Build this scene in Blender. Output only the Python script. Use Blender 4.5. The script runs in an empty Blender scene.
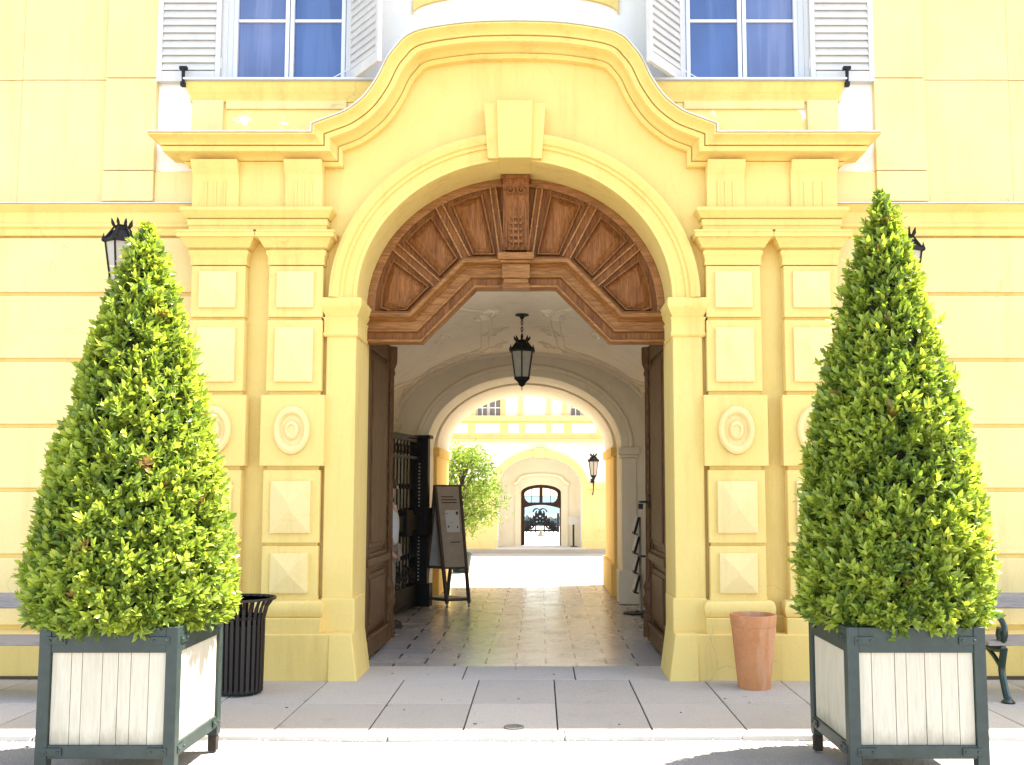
import bpy, bmesh, math, random
from mathutils import Vector, Matrix
import numpy as np
R = math.radians
PI = math.pi
sc = bpy.context.scene
COL = sc.collection

# ------------------------------------------------------------------ camera
F = 960.0; PPX = 540.0; PPY = 406.0; TILT = R(5.0)
CAM = Vector((0.232, -8.78, 1.65))
def P(px, py, Y):
    """photo pixel -> world point on the vertical plane at depth Y"""
    u = (px-PPX)/F; v = -(py-PPY)/F
    ct, st = math.cos(TILT), math.sin(TILT)
    d = Vector((u, ct - v*st, st + v*ct))
    return CAM + d*((Y-CAM.y)/d.y)
def gd(py):
    """horizontal distance from the camera of flat ground seen in row py"""
    v = -(py-PPY)/F; ct, st = math.cos(TILT), math.sin(TILT)
    return -CAM.z/(st+v*ct)*(ct-v*st)
def zt(py, Y): return P(PPX, py, Y).z
def xo(dx, py, Y):
    """half width about the portal axis: dx pixels from column 514"""
    return (P(514+dx, py, Y).x - P(514-dx, py, Y).x)/2

cd = bpy.data.cameras.new('camera'); cam = bpy.data.objects.new('camera', cd); COL.objects.link(cam)
cam.location = CAM; cam.rotation_euler = (R(90)+TILT, 0, 0)
cd.sensor_width = 36; cd.lens = F/1024*36
cd.shift_x = -(PPX-512)/1024; cd.shift_y = (PPY-382.5)/1024
cd.clip_start = .05; cd.clip_end = 9000
sc.camera = cam

# ------------------------------------------------------------------ light
SX, SY = 0.52, 0.145          # sun offset per metre of height
el = math.atan(1/math.hypot(SX, SY)); rot = math.atan2(SX, SY)
w = bpy.data.worlds.new('World'); sc.world = w; w.use_nodes = True
nt = w.node_tree; sky = nt.nodes.new('ShaderNodeTexSky'); sky.sky_type = 'NISHITA'
sky.sun_disc = False; sky.sun_elevation = el; sky.sun_rotation = rot
sky.air_density = 1.0; sky.dust_density = 1.3; sky.ozone_density = 1.0
bg = nt.nodes['Background']; bg.inputs[1].default_value = .15
hue = nt.nodes.new('ShaderNodeMix'); hue.data_type = 'RGBA'; hue.blend_type = 'MULTIPLY'; hue.inputs[0].default_value = 1
hue.inputs[7].default_value = (1.10, .985, .87, 1)      # the camera's warm white balance
nt.links.new(sky.outputs[0], hue.inputs[6]); nt.links.new(hue.outputs[2], bg.inputs[0])
sl = bpy.data.lights.new('sun', 'SUN'); sl.energy = 5.0; sl.angle = R(.55); sl.color = (1, .95, .87)
so = bpy.data.objects.new('sun', sl); COL.objects.link(so)
so.rotation_euler = Vector((SX, SY, 1)).to_track_quat('Z', 'Y').to_euler(); so.location = (4, 2, 14)
sc.view_settings.view_transform = 'Standard'; sc.view_settings.look = 'None'
sc.view_settings.exposure = 2.46; sc.view_settings.gamma = 1
try:
    sc.cycles.max_bounces = 10; sc.cycles.diffuse_bounces = 7
    sc.cycles.transparent_max_bounces = 8
except Exception: pass

# ------------------------------------------------------------------ materials
def newmat(name):
    m = bpy.data.materials.new(name); m.use_nodes = True
    t = m.node_tree; b = t.nodes['Principled BSDF']
    return m, t, b
def N(t, typ, **kw):
    n = t.nodes.new(typ)
    for k, v in kw.items():
        if k in n.inputs: n.inputs[k].default_value = v
        else: setattr(n, k, v)
    return n
def coords(t, scale=(1,1,1), kind='Object'):
    tc = N(t, 'ShaderNodeTexCoord'); mp = N(t, 'ShaderNodeMapping')
    mp.inputs['Scale'].default_value = scale
    t.links.new(tc.outputs[kind], mp.inputs[0]); return mp.outputs[0]
def noise(t, vec, scale, detail=4, rough=.6, dist=0):
    n = N(t, 'ShaderNodeTexNoise'); n.inputs['Scale'].default_value = scale
    n.inputs['Detail'].default_value = detail; n.inputs['Roughness'].default_value = rough
    n.inputs['Distortion'].default_value = dist
    t.links.new(vec, n.inputs['Vector']); return n.outputs['Fac']
def ramp(t, fac, stops):
    r = N(t, 'ShaderNodeValToRGB'); e = r.color_ramp.elements
    while len(e) < len(stops): e.new(.5)
    for i, (p, c) in enumerate(stops):
        e[i].position = p; e[i].color = (c[0], c[1], c[2], 1) if hasattr(c, '__len__') else (c, c, c, 1)
    t.links.new(fac, r.inputs[0]); return r.outputs[0]
def mix(t, fac, a, b, mode='MIX'):
    m = N(t, 'ShaderNodeMix'); m.data_type = 'RGBA'; m.blend_type = mode
    for inp, v in ((m.inputs['Factor'], fac), (m.inputs['A'], a), (m.inputs['B'], b)):
        if hasattr(v, 'links') or isinstance(v, bpy.types.NodeSocket): t.links.new(v, inp)
        elif hasattr(v, '__len__'): inp.default_value = (v[0], v[1], v[2], 1)
        else: inp.default_value = v
    # factor socket lookup for RGBA mixes
    return m.outputs['Result']
def mixc(t, fac, a, b, mode='MIX'):
    m = t.nodes.new('ShaderNodeMix'); m.data_type = 'RGBA'; m.blend_type = mode
    def put(inp, v):
        if isinstance(v, bpy.types.NodeSocket): t.links.new(v, inp)
        elif hasattr(v, '__len__'): inp.default_value = (v[0], v[1], v[2], 1)
        else: inp.default_value = v
    put(m.inputs[0], fac); put(m.inputs[6], a); put(m.inputs[7], b)
    return m.outputs[2]
def bump(t, b, h, strength=.3, dist=.01):
    n = N(t, 'ShaderNodeBump'); n.inputs['Strength'].default_value = strength
    n.inputs['Distance'].default_value = dist
    t.links.new(h, n.inputs['Height']); t.links.new(n.outputs[0], b.inputs['Normal'])

def stucco(name, c1, c2, stain, amt=.35, rough=.9, sc1=1.3):
    m, t, b = newmat(name)
    v = coords(t); big = noise(t, v, sc1, 6, .65)
    base = mixc(t, ramp(t, big, [(.3, 0), (.72, 1)]), c1, c2)
    vs = coords(t, (3.2, 3.2, .35)); st = noise(t, vs, 1.6, 6, .7)
    base = mixc(t, ramp(t, st, [(.52, 0), (.8, amt)]), base, stain)
    fine = noise(t, v, 38, 5, .7)
    base = mixc(t, ramp(t, fine, [(.35, 0), (.75, .18)]), base, stain)
    vo = N(t, 'ShaderNodeTexVoronoi'); vo.feature = 'DISTANCE_TO_EDGE'; vo.inputs['Scale'].default_value = .9
    wob = N(t, 'ShaderNodeVectorMath'); wob.operation = 'ADD'; nz = N(t, 'ShaderNodeTexNoise'); nz.inputs['Scale'].default_value = 3.5
    nz.inputs['Detail'].default_value = 6; t.links.new(v, nz.inputs['Vector'])
    scl = N(t, 'ShaderNodeVectorMath'); scl.operation = 'SCALE'; scl.inputs['Scale'].default_value = .35
    t.links.new(nz.outputs['Color'], scl.inputs[0]); t.links.new(v, wob.inputs[0]); t.links.new(scl.outputs[0], wob.inputs[1])
    t.links.new(wob.outputs[0], vo.inputs['Vector'])
    crack = ramp(t, vo.outputs['Distance'], [(.0, .38), (.005, 0)])
    crack = mixc(t, 1.0, crack, ramp(t, noise(t, v, .8, 3), [(.54, 0), (.62, 1)]), 'MULTIPLY')
    base = mixc(t, crack, base, tuple(q*.6 for q in stain))
    t.links.new(base, b.inputs['Base Color']); b.inputs['Roughness'].default_value = rough
    b.inputs['Specular IOR Level'].default_value = .2
    f2 = noise(t, v, 90, 4, .6); bump(t, b, f2, .22, .006)
    return m
def simple(name, c, rough=.5, metal=0, var=.25, scale=8, bmp=.0, spec=.5):
    m, t, b = newmat(name)
    v = coords(t); n = noise(t, v, scale, 5, .6)
    d = tuple(x*(1-var) for x in c)
    t.links.new(mixc(t, ramp(t, n, [(.3, 0), (.7, 1)]), d, c), b.inputs['Base Color'])
    b.inputs['Roughness'].default_value = rough; b.inputs['Metallic'].default_value = metal
    b.inputs['Specular IOR Level'].default_value = spec
    if bmp: bump(t, b, noise(t, v, scale*6, 4, .6), bmp, .006)
    return m

YEL = stucco('yellow_stucco', (.74,.562,.205), (.70,.515,.165), (.50,.345,.11), .6)
YELP = stucco('pale_yellow_stucco', (.75,.59,.285), (.72,.55,.235), (.54,.39,.15), .6)
YELM = stucco('yellow_moulding', (.74,.560,.19), (.70,.51,.15), (.47,.315,.09), .7)
WHITE = stucco('white_plaster', (.80,.79,.75), (.76,.74,.69), (.60,.56,.48), .25)
CREAM = stucco('cream_plaster', (.76,.70,.57), (.71,.64,.50), (.50,.43,.32), .35)
VAULT = stucco('vault_plaster', (.80,.715,.58), (.75,.66,.52), (.46,.39,.31), .5, sc1=2.2)
YELT = stucco('ochre_stucco', (.78,.55,.17), (.74,.49,.14), (.58,.38,.11), .35)

def apron_mat():
    m, t, b = newmat('peeling_yellow_stucco')
    v = coords(t); n = noise(t, v, 2.2, 6, .7, .4)
    base = mixc(t, ramp(t, noise(t, v, 1.5, 4), [(.3, 0), (.7, 1)]), (.80,.62,.235), (.76,.56,.19))
    t.links.new(mixc(t, ramp(t, n, [(.56, 0), (.59, 1)]), base, (.80,.77,.70)), b.inputs['Base Color'])
    b.inputs['Roughness'].default_value = .9; bump(t, b, noise(t, v, 60), .2, .006); return m
APRON = apron_mat()

def wood(name, c1, c2, c3, axis='x', rough=.5, sc_=1.0, streak=.8):
    m, t, b = newmat(name)
    s = {'x': (.7, 9, 9), 'z': (9, 9, .7), 'y': (9, .7, 9)}[axis]
    v = coords(t, tuple(q*sc_ for q in s)); n = noise(t, v, 2.4, 8, .65, 1.2)
    n2 = noise(t, coords(t, tuple(q*sc_*4 for q in s)), 3, 4, .6)
    c = mixc(t, ramp(t, n, [(.36, 0), (.64, 1)]), c1, c2)
    c = mixc(t, ramp(t, n2, [(.46, 0), (.72, streak)]), c, c3)
    t.links.new(c, b.inputs['Base Color']); b.inputs['Roughness'].default_value = rough
    b.inputs['Specular IOR Level'].default_value = .15
    bump(t, b, n, .18, .008); return m
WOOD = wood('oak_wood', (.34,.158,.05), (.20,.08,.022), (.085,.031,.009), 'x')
WOODL = wood('lit_oak_wood', (.42,.205,.07), (.27,.115,.034), (.12,.048,.014), 'x')  # lighter copy of the oak, edge highlights put into its colour
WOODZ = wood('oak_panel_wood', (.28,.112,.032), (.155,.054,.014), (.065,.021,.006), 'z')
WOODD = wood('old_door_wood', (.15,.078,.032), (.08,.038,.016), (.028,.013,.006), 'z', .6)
WOODDARK = wood('dark_door_wood', (.05,.022,.012), (.03,.014,.008), (.02,.01,.006), 'z', .5)
def planks():
    m = wood('cream_painted_planks', (.50,.46,.37), (.455,.415,.325), (.30,.26,.19), 'z', .75, .8, .3)
    t = m.node_tree; b = t.nodes['Principled BSDF']; src = b.inputs['Base Color'].links[0].from_socket
    v = coords(t); sx = N(t, 'ShaderNodeSeparateXYZ'); t.links.new(v, sx.inputs[0])
    ad = N(t, 'ShaderNodeMath'); ad.operation = 'MULTIPLY_ADD'; ad.inputs[1].default_value = .30; ad.inputs[2].default_value = 0
    t.links.new(noise(t, coords(t, (6, 6, 2)), 1.6, 6, .7), ad.inputs[0])
    sub = N(t, 'ShaderNodeMath'); sub.operation = 'SUBTRACT'; t.links.new(sx.outputs[2], sub.inputs[0]); t.links.new(ad.outputs[0], sub.inputs[1])
    c = mixc(t, ramp(t, sub.outputs[0], [(.07, .55), (.16, 0)]), src, (.20,.17,.12))       # soil splashed on the foot of the boards
    c = mixc(t, ramp(t, noise(t, coords(t, (14, 14, 1.2)), 1.3, 5, .7), [(.60, 0), (.72, .45)]), c, (.27,.235,.17))
    t.links.new(c, b.inputs['Base Color']); return m
PLANK = planks()
BENCHW = wood('grey_weathered_wood', (.30,.27,.25), (.24,.21,.19), (.15,.13,.12), 'x', .8)
GREENP = simple('dark_green_paint', (.020,.036,.031), .5, 0, .4, 14, .15)
GREENI = simple('green_cast_iron', (.007,.030,.021), .3, 0, .3, 14)
IRON = simple('black_iron', (.010,.0095,.0095), .6, 0, .3, 20, 0, .25)
BROWNM = simple('dark_brown_metal', (.020,.014,.013), .5, 0, .3, 30, 0, .4)
BOARDL = simple('brown_board_leg', (.08,.06,.045), .6, 0, .2, 20)
SHUT = simple('shutter_paint', (.57,.545,.51), .6, 0, .14, 5)
FRAME = simple('window_paint', (.62,.63,.66), .45, 0, .06, 5)
TERRA = stucco('terracotta', (.52,.225,.09), (.41,.16,.06), (.60,.42,.29), .85, .85, 5)
LEAD = simple('lead_flashing', (.62,.58,.50), .6, .1, .2, 5)
SOIL = simple('soil', (.035,.025,.018), .95, 0, .5, 20, .6)
BARK = simple('bark', (.11,.085,.06), .9, 0, .5, 12, .6)
STEEL = simple('steel', (.35,.34,.32), .4, .8, .3, 20)
BOARD = simple('brown_board', (.38,.295,.21), .7, 0, .2, 12)
PAPER = simple('paper', (.55,.53,.49), .8, 0, .08, 6)
INK = simple('ink', (.05,.04,.04), .8, 0, .2, 6)
STONE = stucco('pale_stone', (.62,.58,.50), (.54,.50,.43), (.36,.33,.28), .5)
GREYW = simple('grey_glazing', (.13,.12,.125), .2)
DARK = simple('dark_room', (.03,.03,.035), .9)  # darkness of the room put into one flat colour
ROOF = simple('roof_tiles', (.25,.10,.06), .8, 0, .4, 6, .5)

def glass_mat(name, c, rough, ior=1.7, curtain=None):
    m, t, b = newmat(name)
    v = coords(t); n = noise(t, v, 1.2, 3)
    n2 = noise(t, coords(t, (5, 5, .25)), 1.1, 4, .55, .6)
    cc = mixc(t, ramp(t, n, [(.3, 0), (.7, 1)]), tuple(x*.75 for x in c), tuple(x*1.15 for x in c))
    cc = mixc(t, ramp(t, n2, [(.48, 0), (.6, .4)]), cc, (c[0]*2.4, c[1]*1.9, c[2]*1.35))  # pale reflection streaks painted into the base colour
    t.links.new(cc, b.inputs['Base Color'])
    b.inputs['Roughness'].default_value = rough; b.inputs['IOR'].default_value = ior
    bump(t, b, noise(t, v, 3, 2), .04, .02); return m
PANE = glass_mat('sky_painted_glass', (.035,.075,.22), .06, 1.75)  # blue of the reflected sky put into the glass colour
PANEC = glass_mat('curtained_sky_glass', (.085,.12,.26), .08, 1.7)  # paler for the curtains, over the same painted sky blue
FROST = simple('frosted_lamp_glass', (.36,.31,.25), .25, 0, .08, 8)
SMOKE = simple('dim_lamp_glass', (.30,.27,.22), .15, 0, .2, 12)
SKYPANE = None
def clear_glass():
    m, t, b = newmat('clear_glass'); b.inputs['Transmission Weight'].default_value = 1
    b.inputs['Roughness'].default_value = 0; b.inputs['IOR'].default_value = 1.02
    b.inputs['Base Color'].default_value = (.93,.96,1,1); return m
CLEAR = clear_glass()

def slab_mat():
    m, t, b = newmat('granite_slab'); v = coords(t)
    n = noise(t, v, 105, 3, .8); big = noise(t, v, 1.7, 6, .7)
    c = mixc(t, ramp(t, n, [(.3, 0), (.7, 1)]), (.26,.238,.208), (.57,.525,.46))
    c = mixc(t, ramp(t, big, [(.45, 0), (.8, .35)]), c, (.33,.305,.275))
    sp = N(t, 'ShaderNodeTexVoronoi'); sp.inputs['Scale'].default_value = 2.3; t.links.new(v, sp.inputs['Vector'])
    c = mixc(t, ramp(t, sp.outputs['Distance'], [(.035, .5), (.06, 0)]), c, (.17,.155,.14))
    c = mixc(t, ramp(t, noise(t, v, 5.5, 8, .75, .8), [(.56, 0), (.72, .4)]), c, (.22,.20,.175))
    oi = N(t, 'ShaderNodeNewGeometry'); 
    r = ramp(t, oi.outputs['Random Per Island'], [(0, .88), (1, 1.06)])
    c = mixc(t, 1.0, c, r, 'MULTIPLY')
    t.links.new(c, b.inputs['Base Color']); b.inputs['Roughness'].default_value = .75
    b.inputs['Specular IOR Level'].default_value = .3
    bump(t, b, n, .15, .004); return m
SLAB = slab_mat()
def gravel_mat(name, a, c_, d):
    m, t, b = newmat(name); v = coords(t)
    vo = N(t, 'ShaderNodeTexVoronoi'); vo.inputs['Scale'].default_value = 75; t.links.new(v, vo.inputs['Vector'])
    big = noise(t, v, .9, 6, .7); fine = noise(t, v, 120, 3, .7)
    c = mixc(t, ramp(t, big, [(.35, 0), (.7, 1)]), a, c_)
    c = mixc(t, ramp(t, fine, [(.35, 0), (.7, .55)]), c, d)
    t.links.new(c, b.inputs['Base Color']); b.inputs['Roughness'].default_value = .95
    b.inputs['Specular IOR Level'].default_value = .1
    bump(t, b, vo.outputs['Distance'], .5, .012); return m
GRAVEL = gravel_mat('fine_gravel', (.37,.345,.315), (.27,.25,.23), (.11,.10,.09))
COURT = gravel_mat('courtyard_gravel', (.46,.43,.37), (.36,.335,.29), (.30,.275,.24))
KERB = stucco('kerb_stone', (.55,.52,.47), (.48,.45,.41), (.30,.26,.20), .5, .85, 3)
JOINT = simple('joint_grit', (.05,.045,.04), .95)

def tile_mat():
    m, t, b = newmat('stone_floor_tiles'); v = coords(t); vb = coords(t, (1, 5, 1))
    br = N(t, 'ShaderNodeTexBrick'); t.links.new(vb, br.inputs['Vector'])
    br.inputs['Scale'].default_value = 1; br.inputs['Brick Width'].default_value = .58
    br.inputs['Row Height'].default_value = 1.45; br.inputs['Mortar Size'].default_value = .0115
    br.inputs['Mortar Smooth'].default_value = .1; br.inputs['Bias'].default_value = 0
    br.inputs['Color1'].default_value = (.43,.40,.36,1); br.inputs['Color2'].default_value = (.385,.35,.315,1)
    br.inputs['Mortar'].default_value = (.022,.018,.014,1)
    big = noise(t, v, 2.5, 6, .7); fine = noise(t, v, 26, 5, .7)
    c = mixc(t, ramp(t, big, [(.4, 0), (.75, .3)]), br.outputs['Color'], (.33,.295,.255))
    c = mixc(t, ramp(t, fine, [(.45, 0), (.8, .2)]), c, (.38,.33,.27))
    t.links.new(c, b.inputs['Base Color'])
    t.links.new(ramp(t, noise(t, v, 2.2, 4, .5), [(.3, .2), (.75, .32)]), b.inputs['Roughness'])
    bump(t, b, ramp(t, br.outputs['Fac'], [(0, 1), (1, 0)]), .2, .004); return m
TILE = tile_mat()

def leaf_mat(name, young, mid, old, gloss=.33, trans=.42):
    m, t, b = newmat(name)
    a = N(t, 'ShaderNodeAttribute'); a.attribute_name = 'tint'
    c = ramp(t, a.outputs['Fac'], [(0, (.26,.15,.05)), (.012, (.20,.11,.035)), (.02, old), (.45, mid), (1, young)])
    t.links.new(c, b.inputs['Base Color']); b.inputs['Roughness'].default_value = gloss
    b.inputs['Specular IOR Level'].default_value = .5
    tr = N(t, 'ShaderNodeBsdfTranslucent')
    c2 = mixc(t, 1.0, c, (1.0,1.0,.45), 'MULTIPLY'); t.links.new(c2, tr.inputs['Color'])
    ms = N(t, 'ShaderNodeMixShader'); ms.inputs[0].default_value = trans
    t.links.new(b.outputs[0], ms.inputs[1]); t.links.new(tr.outputs[0], ms.inputs[2])
    t.links.new(ms.outputs[0], t.nodes['Material Output'].inputs['Surface']); return m
LEAF = leaf_mat('laurel_leaves', (.55,.58,.09), (.32,.41,.055), (.085,.145,.028))
LEAF2 = leaf_mat('feathery_leaves', (.30,.38,.07), (.17,.26,.05), (.07,.13,.03), .5, .4)
CORE = simple('shaded_twigs', (.022,.026,.012), .95, 0, .4, 30)  # near-black tone carries the shade inside the crown

# ------------------------------------------------------------------ mesh builder
class MB:
    def __init__(s): s.v = []; s.f = []; s.mi = []; s.cur = 0
    def add(s, vs, fs):
        o = len(s.v); s.v += [tuple(q) for q in vs]; s.f += [tuple(i+o for i in f) for f in fs]; s.mi += [s.cur]*len(fs)
    def box(s, x0, x1, y0, y1, z0, z1):
        v = [(x, y, z) for x in (x0, x1) for y in (y0, y1) for z in (z0, z1)]
        s.add(v, [(0,1,3,2),(4,6,7,5),(0,4,5,1),(2,3,7,6),(0,2,6,4),(1,5,7,3)]); return s
    def obox(s, c, half, rot=None):
        M = rot or Matrix.Identity(3); c = Vector(c)
        v = [c + M @ Vector((a*half[0], b*half[1], d*half[2])) for a in (-1,1) for b in (-1,1) for d in (-1,1)]
        s.add(v, [(0,1,3,2),(4,6,7,5),(0,4,5,1),(2,3,7,6),(0,2,6,4),(1,5,7,3)]); return s
    def prism(s, pts, y0, y1, axis='y'):
        """polygon extruded: axis y -> pts are (x,z); z -> (x,y); x -> (y,z)"""
        n = len(pts); mp = {'y': lambda p, w: (p[0], w, p[1]), 'z': lambda p, w: (p[0], p[1], w), 'x': lambda p, w: (w, p[0], p[1])}[axis]
        v = [mp(p, y0) for p in pts] + [mp(p, y1) for p in pts]
        f = [tuple(range(n)), tuple(range(2*n-1, n-1, -1))]
        f += [(i, (i+1) % n, n+(i+1) % n, n+i) for i in range(n)]
        s.add(v, f); return s
    def sweep(s, path, prof, kind='plan', side=1, cap=True, ring=True, closed=False):
        """profile (offset, w) carried along a 2D path with mitred corners"""
        n = len(path); k = len(prof); out = []
        for i, p in enumerate(path):
            def seg(a, b):
                d = Vector((b[0]-a[0], b[1]-a[1])); d.normalize(); return d
            if closed: d0 = seg(path[i-1], p); d1 = seg(p, path[(i+1) % n])
            else:
                d1 = seg(p, path[i+1]) if i < n-1 else None; d0 = seg(path[i-1], p) if i > 0 else None
                d0 = d0 or d1; d1 = d1 or d0
            n0 = Vector((d0.y, -d0.x)) * side; n1 = Vector((d1.y, -d1.x)) * side
            m = n0 + n1
            m = m / max(m.dot(n0), .25) if m.length > 1e-6 else n0
            for off, w_ in prof:
                q = (p[0]+m.x*off, p[1]+m.y*off)
                out.append((q[0], q[1], w_) if kind == 'plan' else (q[0], w_, q[1]))
        fs = []; kk = k if ring else k-1
        for i in range(n if closed else n-1):
            j = (i+1) % n
            for a in range(kk):
                b = (a+1) % k
                fs.append((i*k+a, i*k+b, j*k+b, j*k+a))
        if cap and ring and not closed:
            fs.append(tuple(range(k))); fs.append(tuple((n-1)*k+a for a in range(k-1, -1, -1)))
        s.add(out, fs); return s
    def lathe(s, prof, c=(0,0,0), n=20, sx=1, sy=1, axis='z', a0=0):
        v = []; f = []; c = Vector(c)
        for r, h in prof:
            for i in range(n):
                a = a0 + 2*PI*i/n; x = r*math.cos(a)*sx; y = r*math.sin(a)*sy
                q = (x, y, h) if axis == 'z' else ((x, h, y) if axis == 'y' else (h, x, y))
                v.append(c + Vector(q))
        for j in range(len(prof)-1):
            for i in range(n):
                f.append((j*n+i, j*n+(i+1) % n, (j+1)*n+(i+1) % n, (j+1)*n+i))
        f.append(tuple(range(n))); f.append(tuple((len(prof)-1)*n+i for i in range(n-1, -1, -1)))
        s.add(v, f); return s
    def tube(s, pts, r, n=6):
        pts = [Vector(p) for p in pts]; m = len(pts); v = []; f = []
        rr = r if hasattr(r, '__len__') else [r]*m
        ref = None
        for i, p in enumerate(pts):
            d = (pts[min(i+1, m-1)] - pts[max(i-1, 0)]).normalized()
            if ref is None: ref = Vector((0,0,1)) if abs(d.z) < .9 else Vector((1,0,0))
            a = d.cross(ref).normalized(); b = a.cross(d).normalized(); ref = b
            for q in range(n):
                t = 2*PI*q/n; v.append(p + (a*math.cos(t) + b*math.sin(t))*rr[i])
        for i in range(m-1):
            for q in range(n): f.append((i*n+q, i*n+(q+1) % n, (i+1)*n+(q+1) % n, (i+1)*n+q))
        f.append(tuple(range(n))); f.append(tuple((m-1)*n+q for q in range(n-1, -1, -1)))
        s.add(v, f); return s
    def mirror(s):
        """append the mirror image in x"""
        o = len(s.v); s.f += [tuple(i+o for i in reversed(f)) for f in list(s.f)]; s.v += [(-x, y, z) for x, y, z in list(s.v)]; s.mi += list(s.mi); return s
    def build(s, name, m, parent=None, smooth=False, bevel=0, loc=None, rotz=None):
        me = bpy.data.meshes.new(name); me.from_pydata(s.v, [], s.f)
        bm = bmesh.new(); bm.from_mesh(me); bmesh.ops.recalc_face_normals(bm, faces=bm.faces)
        bm.to_mesh(me); bm.free()
        for q in (m if isinstance(m, (list, tuple)) else [m]): me.materials.append(q)
        if any(s.mi): me.polygons.foreach_set('material_index', s.mi)
        if smooth:
            for p in me.polygons: p.use_smooth = True
            try: me.set_sharp_from_angle(angle=R(38))
            except Exception: pass
        o = bpy.data.objects.new(name, me); COL.objects.link(o)
        if parent: o.parent = parent
        if loc: o.location = loc
        if rotz is not None: o.rotation_euler = (0, 0, rotz)
        if bevel:
            b = o.modifiers.new('bevel', 'BEVEL'); b.width = bevel; b.segments = 2; b.limit_method = 'ANGLE'; b.angle_limit = R(35)
        return o

def tag(o, label, cat, group=None):
    o['label'] = label; o['category'] = cat
    if group: o['group'] = group
    return o
def thing(name, label, cat, loc=(0,0,0), rz=0, group=None):
    o = bpy.data.objects.new(name, None); COL.objects.link(o); o.location = loc; o.rotation_euler = (0,0,rz)
    o.empty_display_size = .2
    return tag(o, label, cat, group)
def copy_tree(o, parent=None):
    c = o.copy(); COL.objects.link(c)
    if parent: c.parent = parent
    for ch in o.children: copy_tree(ch, c)
    return c
def struct(o): o['kind'] = 'structure'; return o
def arc(a, b, zs, n=40, t0=PI, t1=0):
    return [(a*math.cos(t0+(t1-t0)*i/n), zs+b*math.sin(t0+(t1-t0)*i/n)) for i in range(n+1)]
def spline(pts, n=8):
    out = []
    for i in range(len(pts)-1):
        p0 = Vector(pts[max(i-1, 0)]); p1 = Vector(pts[i]); p2 = Vector(pts[i+1]); p3 = Vector(pts[min(i+2, len(pts)-1)])
        for k in range(n):
            t = k/n
            out.append(tuple(.5*((2*p1)+(p2-p0)*t+(2*p0-5*p1+4*p2-p3)*t*t+(3*p1-p0-3*p2+p3)*t**3)))
    out.append(tuple(pts[-1])); return out

# ================================================================== PALACE (front wing with the gateway)
YB = .54            # back of the front wall at the gateway
YW = .40            # wooden transom plane
Y1, Y2 = CAM.y+14.2, CAM.y+16.95 # inner block with the rear arch
EAVE = 10.5
palace = thing('palace', 'yellow and white baroque palace front with the open arched gateway and wooden transom', 'palace')
A_in = xo(158.5, 330, -.14)            # half width of the front arch
zs = zt(298, -.14); zc = zt(160, -.14)
b_in = zc - zs
XO = xo(326, 330, -.16) + .02        # outer edge of the portal
XWH = 14.0
# ---- bed line of the curved cornice
def cl(px, py): q = P(px, py, -.10); return (q.x, q.z)
L = [cl(334,166), cl(336,150)]
x0 = (cl(334,166)[0])
hz = cl(300,165)[1]
half = [( -xo(514-188,165,-.1), hz), (-xo(514-340,165,-.1), hz), (-xo(514-340,150,-.1), cl(340,150)[1])]
curv = spline([(-xo(514-a,b,-.1), cl(a,b)[1]) for a, b in ((340,150),(362,141),(384,124),(400,102),(410,82),(417,73))], 7)[1:]
cap_ = spline([(-xo(514-a,b,-.1), cl(a,b)[1]) for a, b in ((417,73),(428,65),(470,58.5),(514,57))], 7)[1:]
lefth = half + curv + cap_
bed = lefth + [(-x, z) for x, z in reversed(lefth[:-1])]

# ---- wall slabs
YG = .03
rows = [zt(p, 0) for p in (680, 627, 556, 490, 426, 360, 294, 236)]; rows[0] = 0
mbw = MB()
for sgn in (-1, 1):
    a, bq = sorted((sgn*(XO-.05), sgn*XWH))
    mbw.box(a, bq, YG, .5, -.2, rows[-1]+.3)
wall_core = mbw.build('groove_bed', YEL, palace)
mbw = MB()
for sgn in (-1, 1):
    a, bq = sorted((sgn*(XO-.04), sgn*XWH))
    for i in range(1, len(rows)-1):
        mbw.box(a, bq, 0, YG+.02, rows[i]+.018, rows[i+1]-.018)
mbw.build('rusticated_wall', YELP, palace, bevel=.008)
# plinth of the side walls
mb = MB()
for sgn in (-1, 1):
    a, bq = sorted((sgn*(XO+.02), sgn*XWH))
    mb.box(a, bq, -.20, .2, -.2, rows[1]-.03)
mb.build('wall_plinth', YEL, palace, bevel=.012)
mb = MB()
for sgn in (-1, 1):
    a, bq = sorted((sgn*(XO+.10), sgn*XWH)); mb.box(a, bq, -.222, -.1, -.05, .028)
mb.build('base_strip', simple('dark_brown_strip', (.09,.06,.035), .9), palace)  # thin dark brown strip along the foot of the wall
# portal slab with arch hole
ar = arc(A_in, b_in, zs, 48)
inn = [(A_in, zs), (A_in, -.2)]
mb = MB()
def portal_half(s):
    # quads between arch and outline, built as strips: split the slab at the axis
    pts = [(-XO, -.2), (-A_in, -.2)] + [p for p in ar[:25]]
    top = [p for p in bed if p[0] <= 1e-6]
    top = [(-XO, hz)] + [p for p in top if p[0] > -XO+.02]
    poly = pts + list(reversed(top))
    return [(s*x, z) for x, z in poly]
for s in (1, -1):
    mb.prism(portal_half(s), -.05, YB)
mb.build('portal_wall', YEL, palace)
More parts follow.
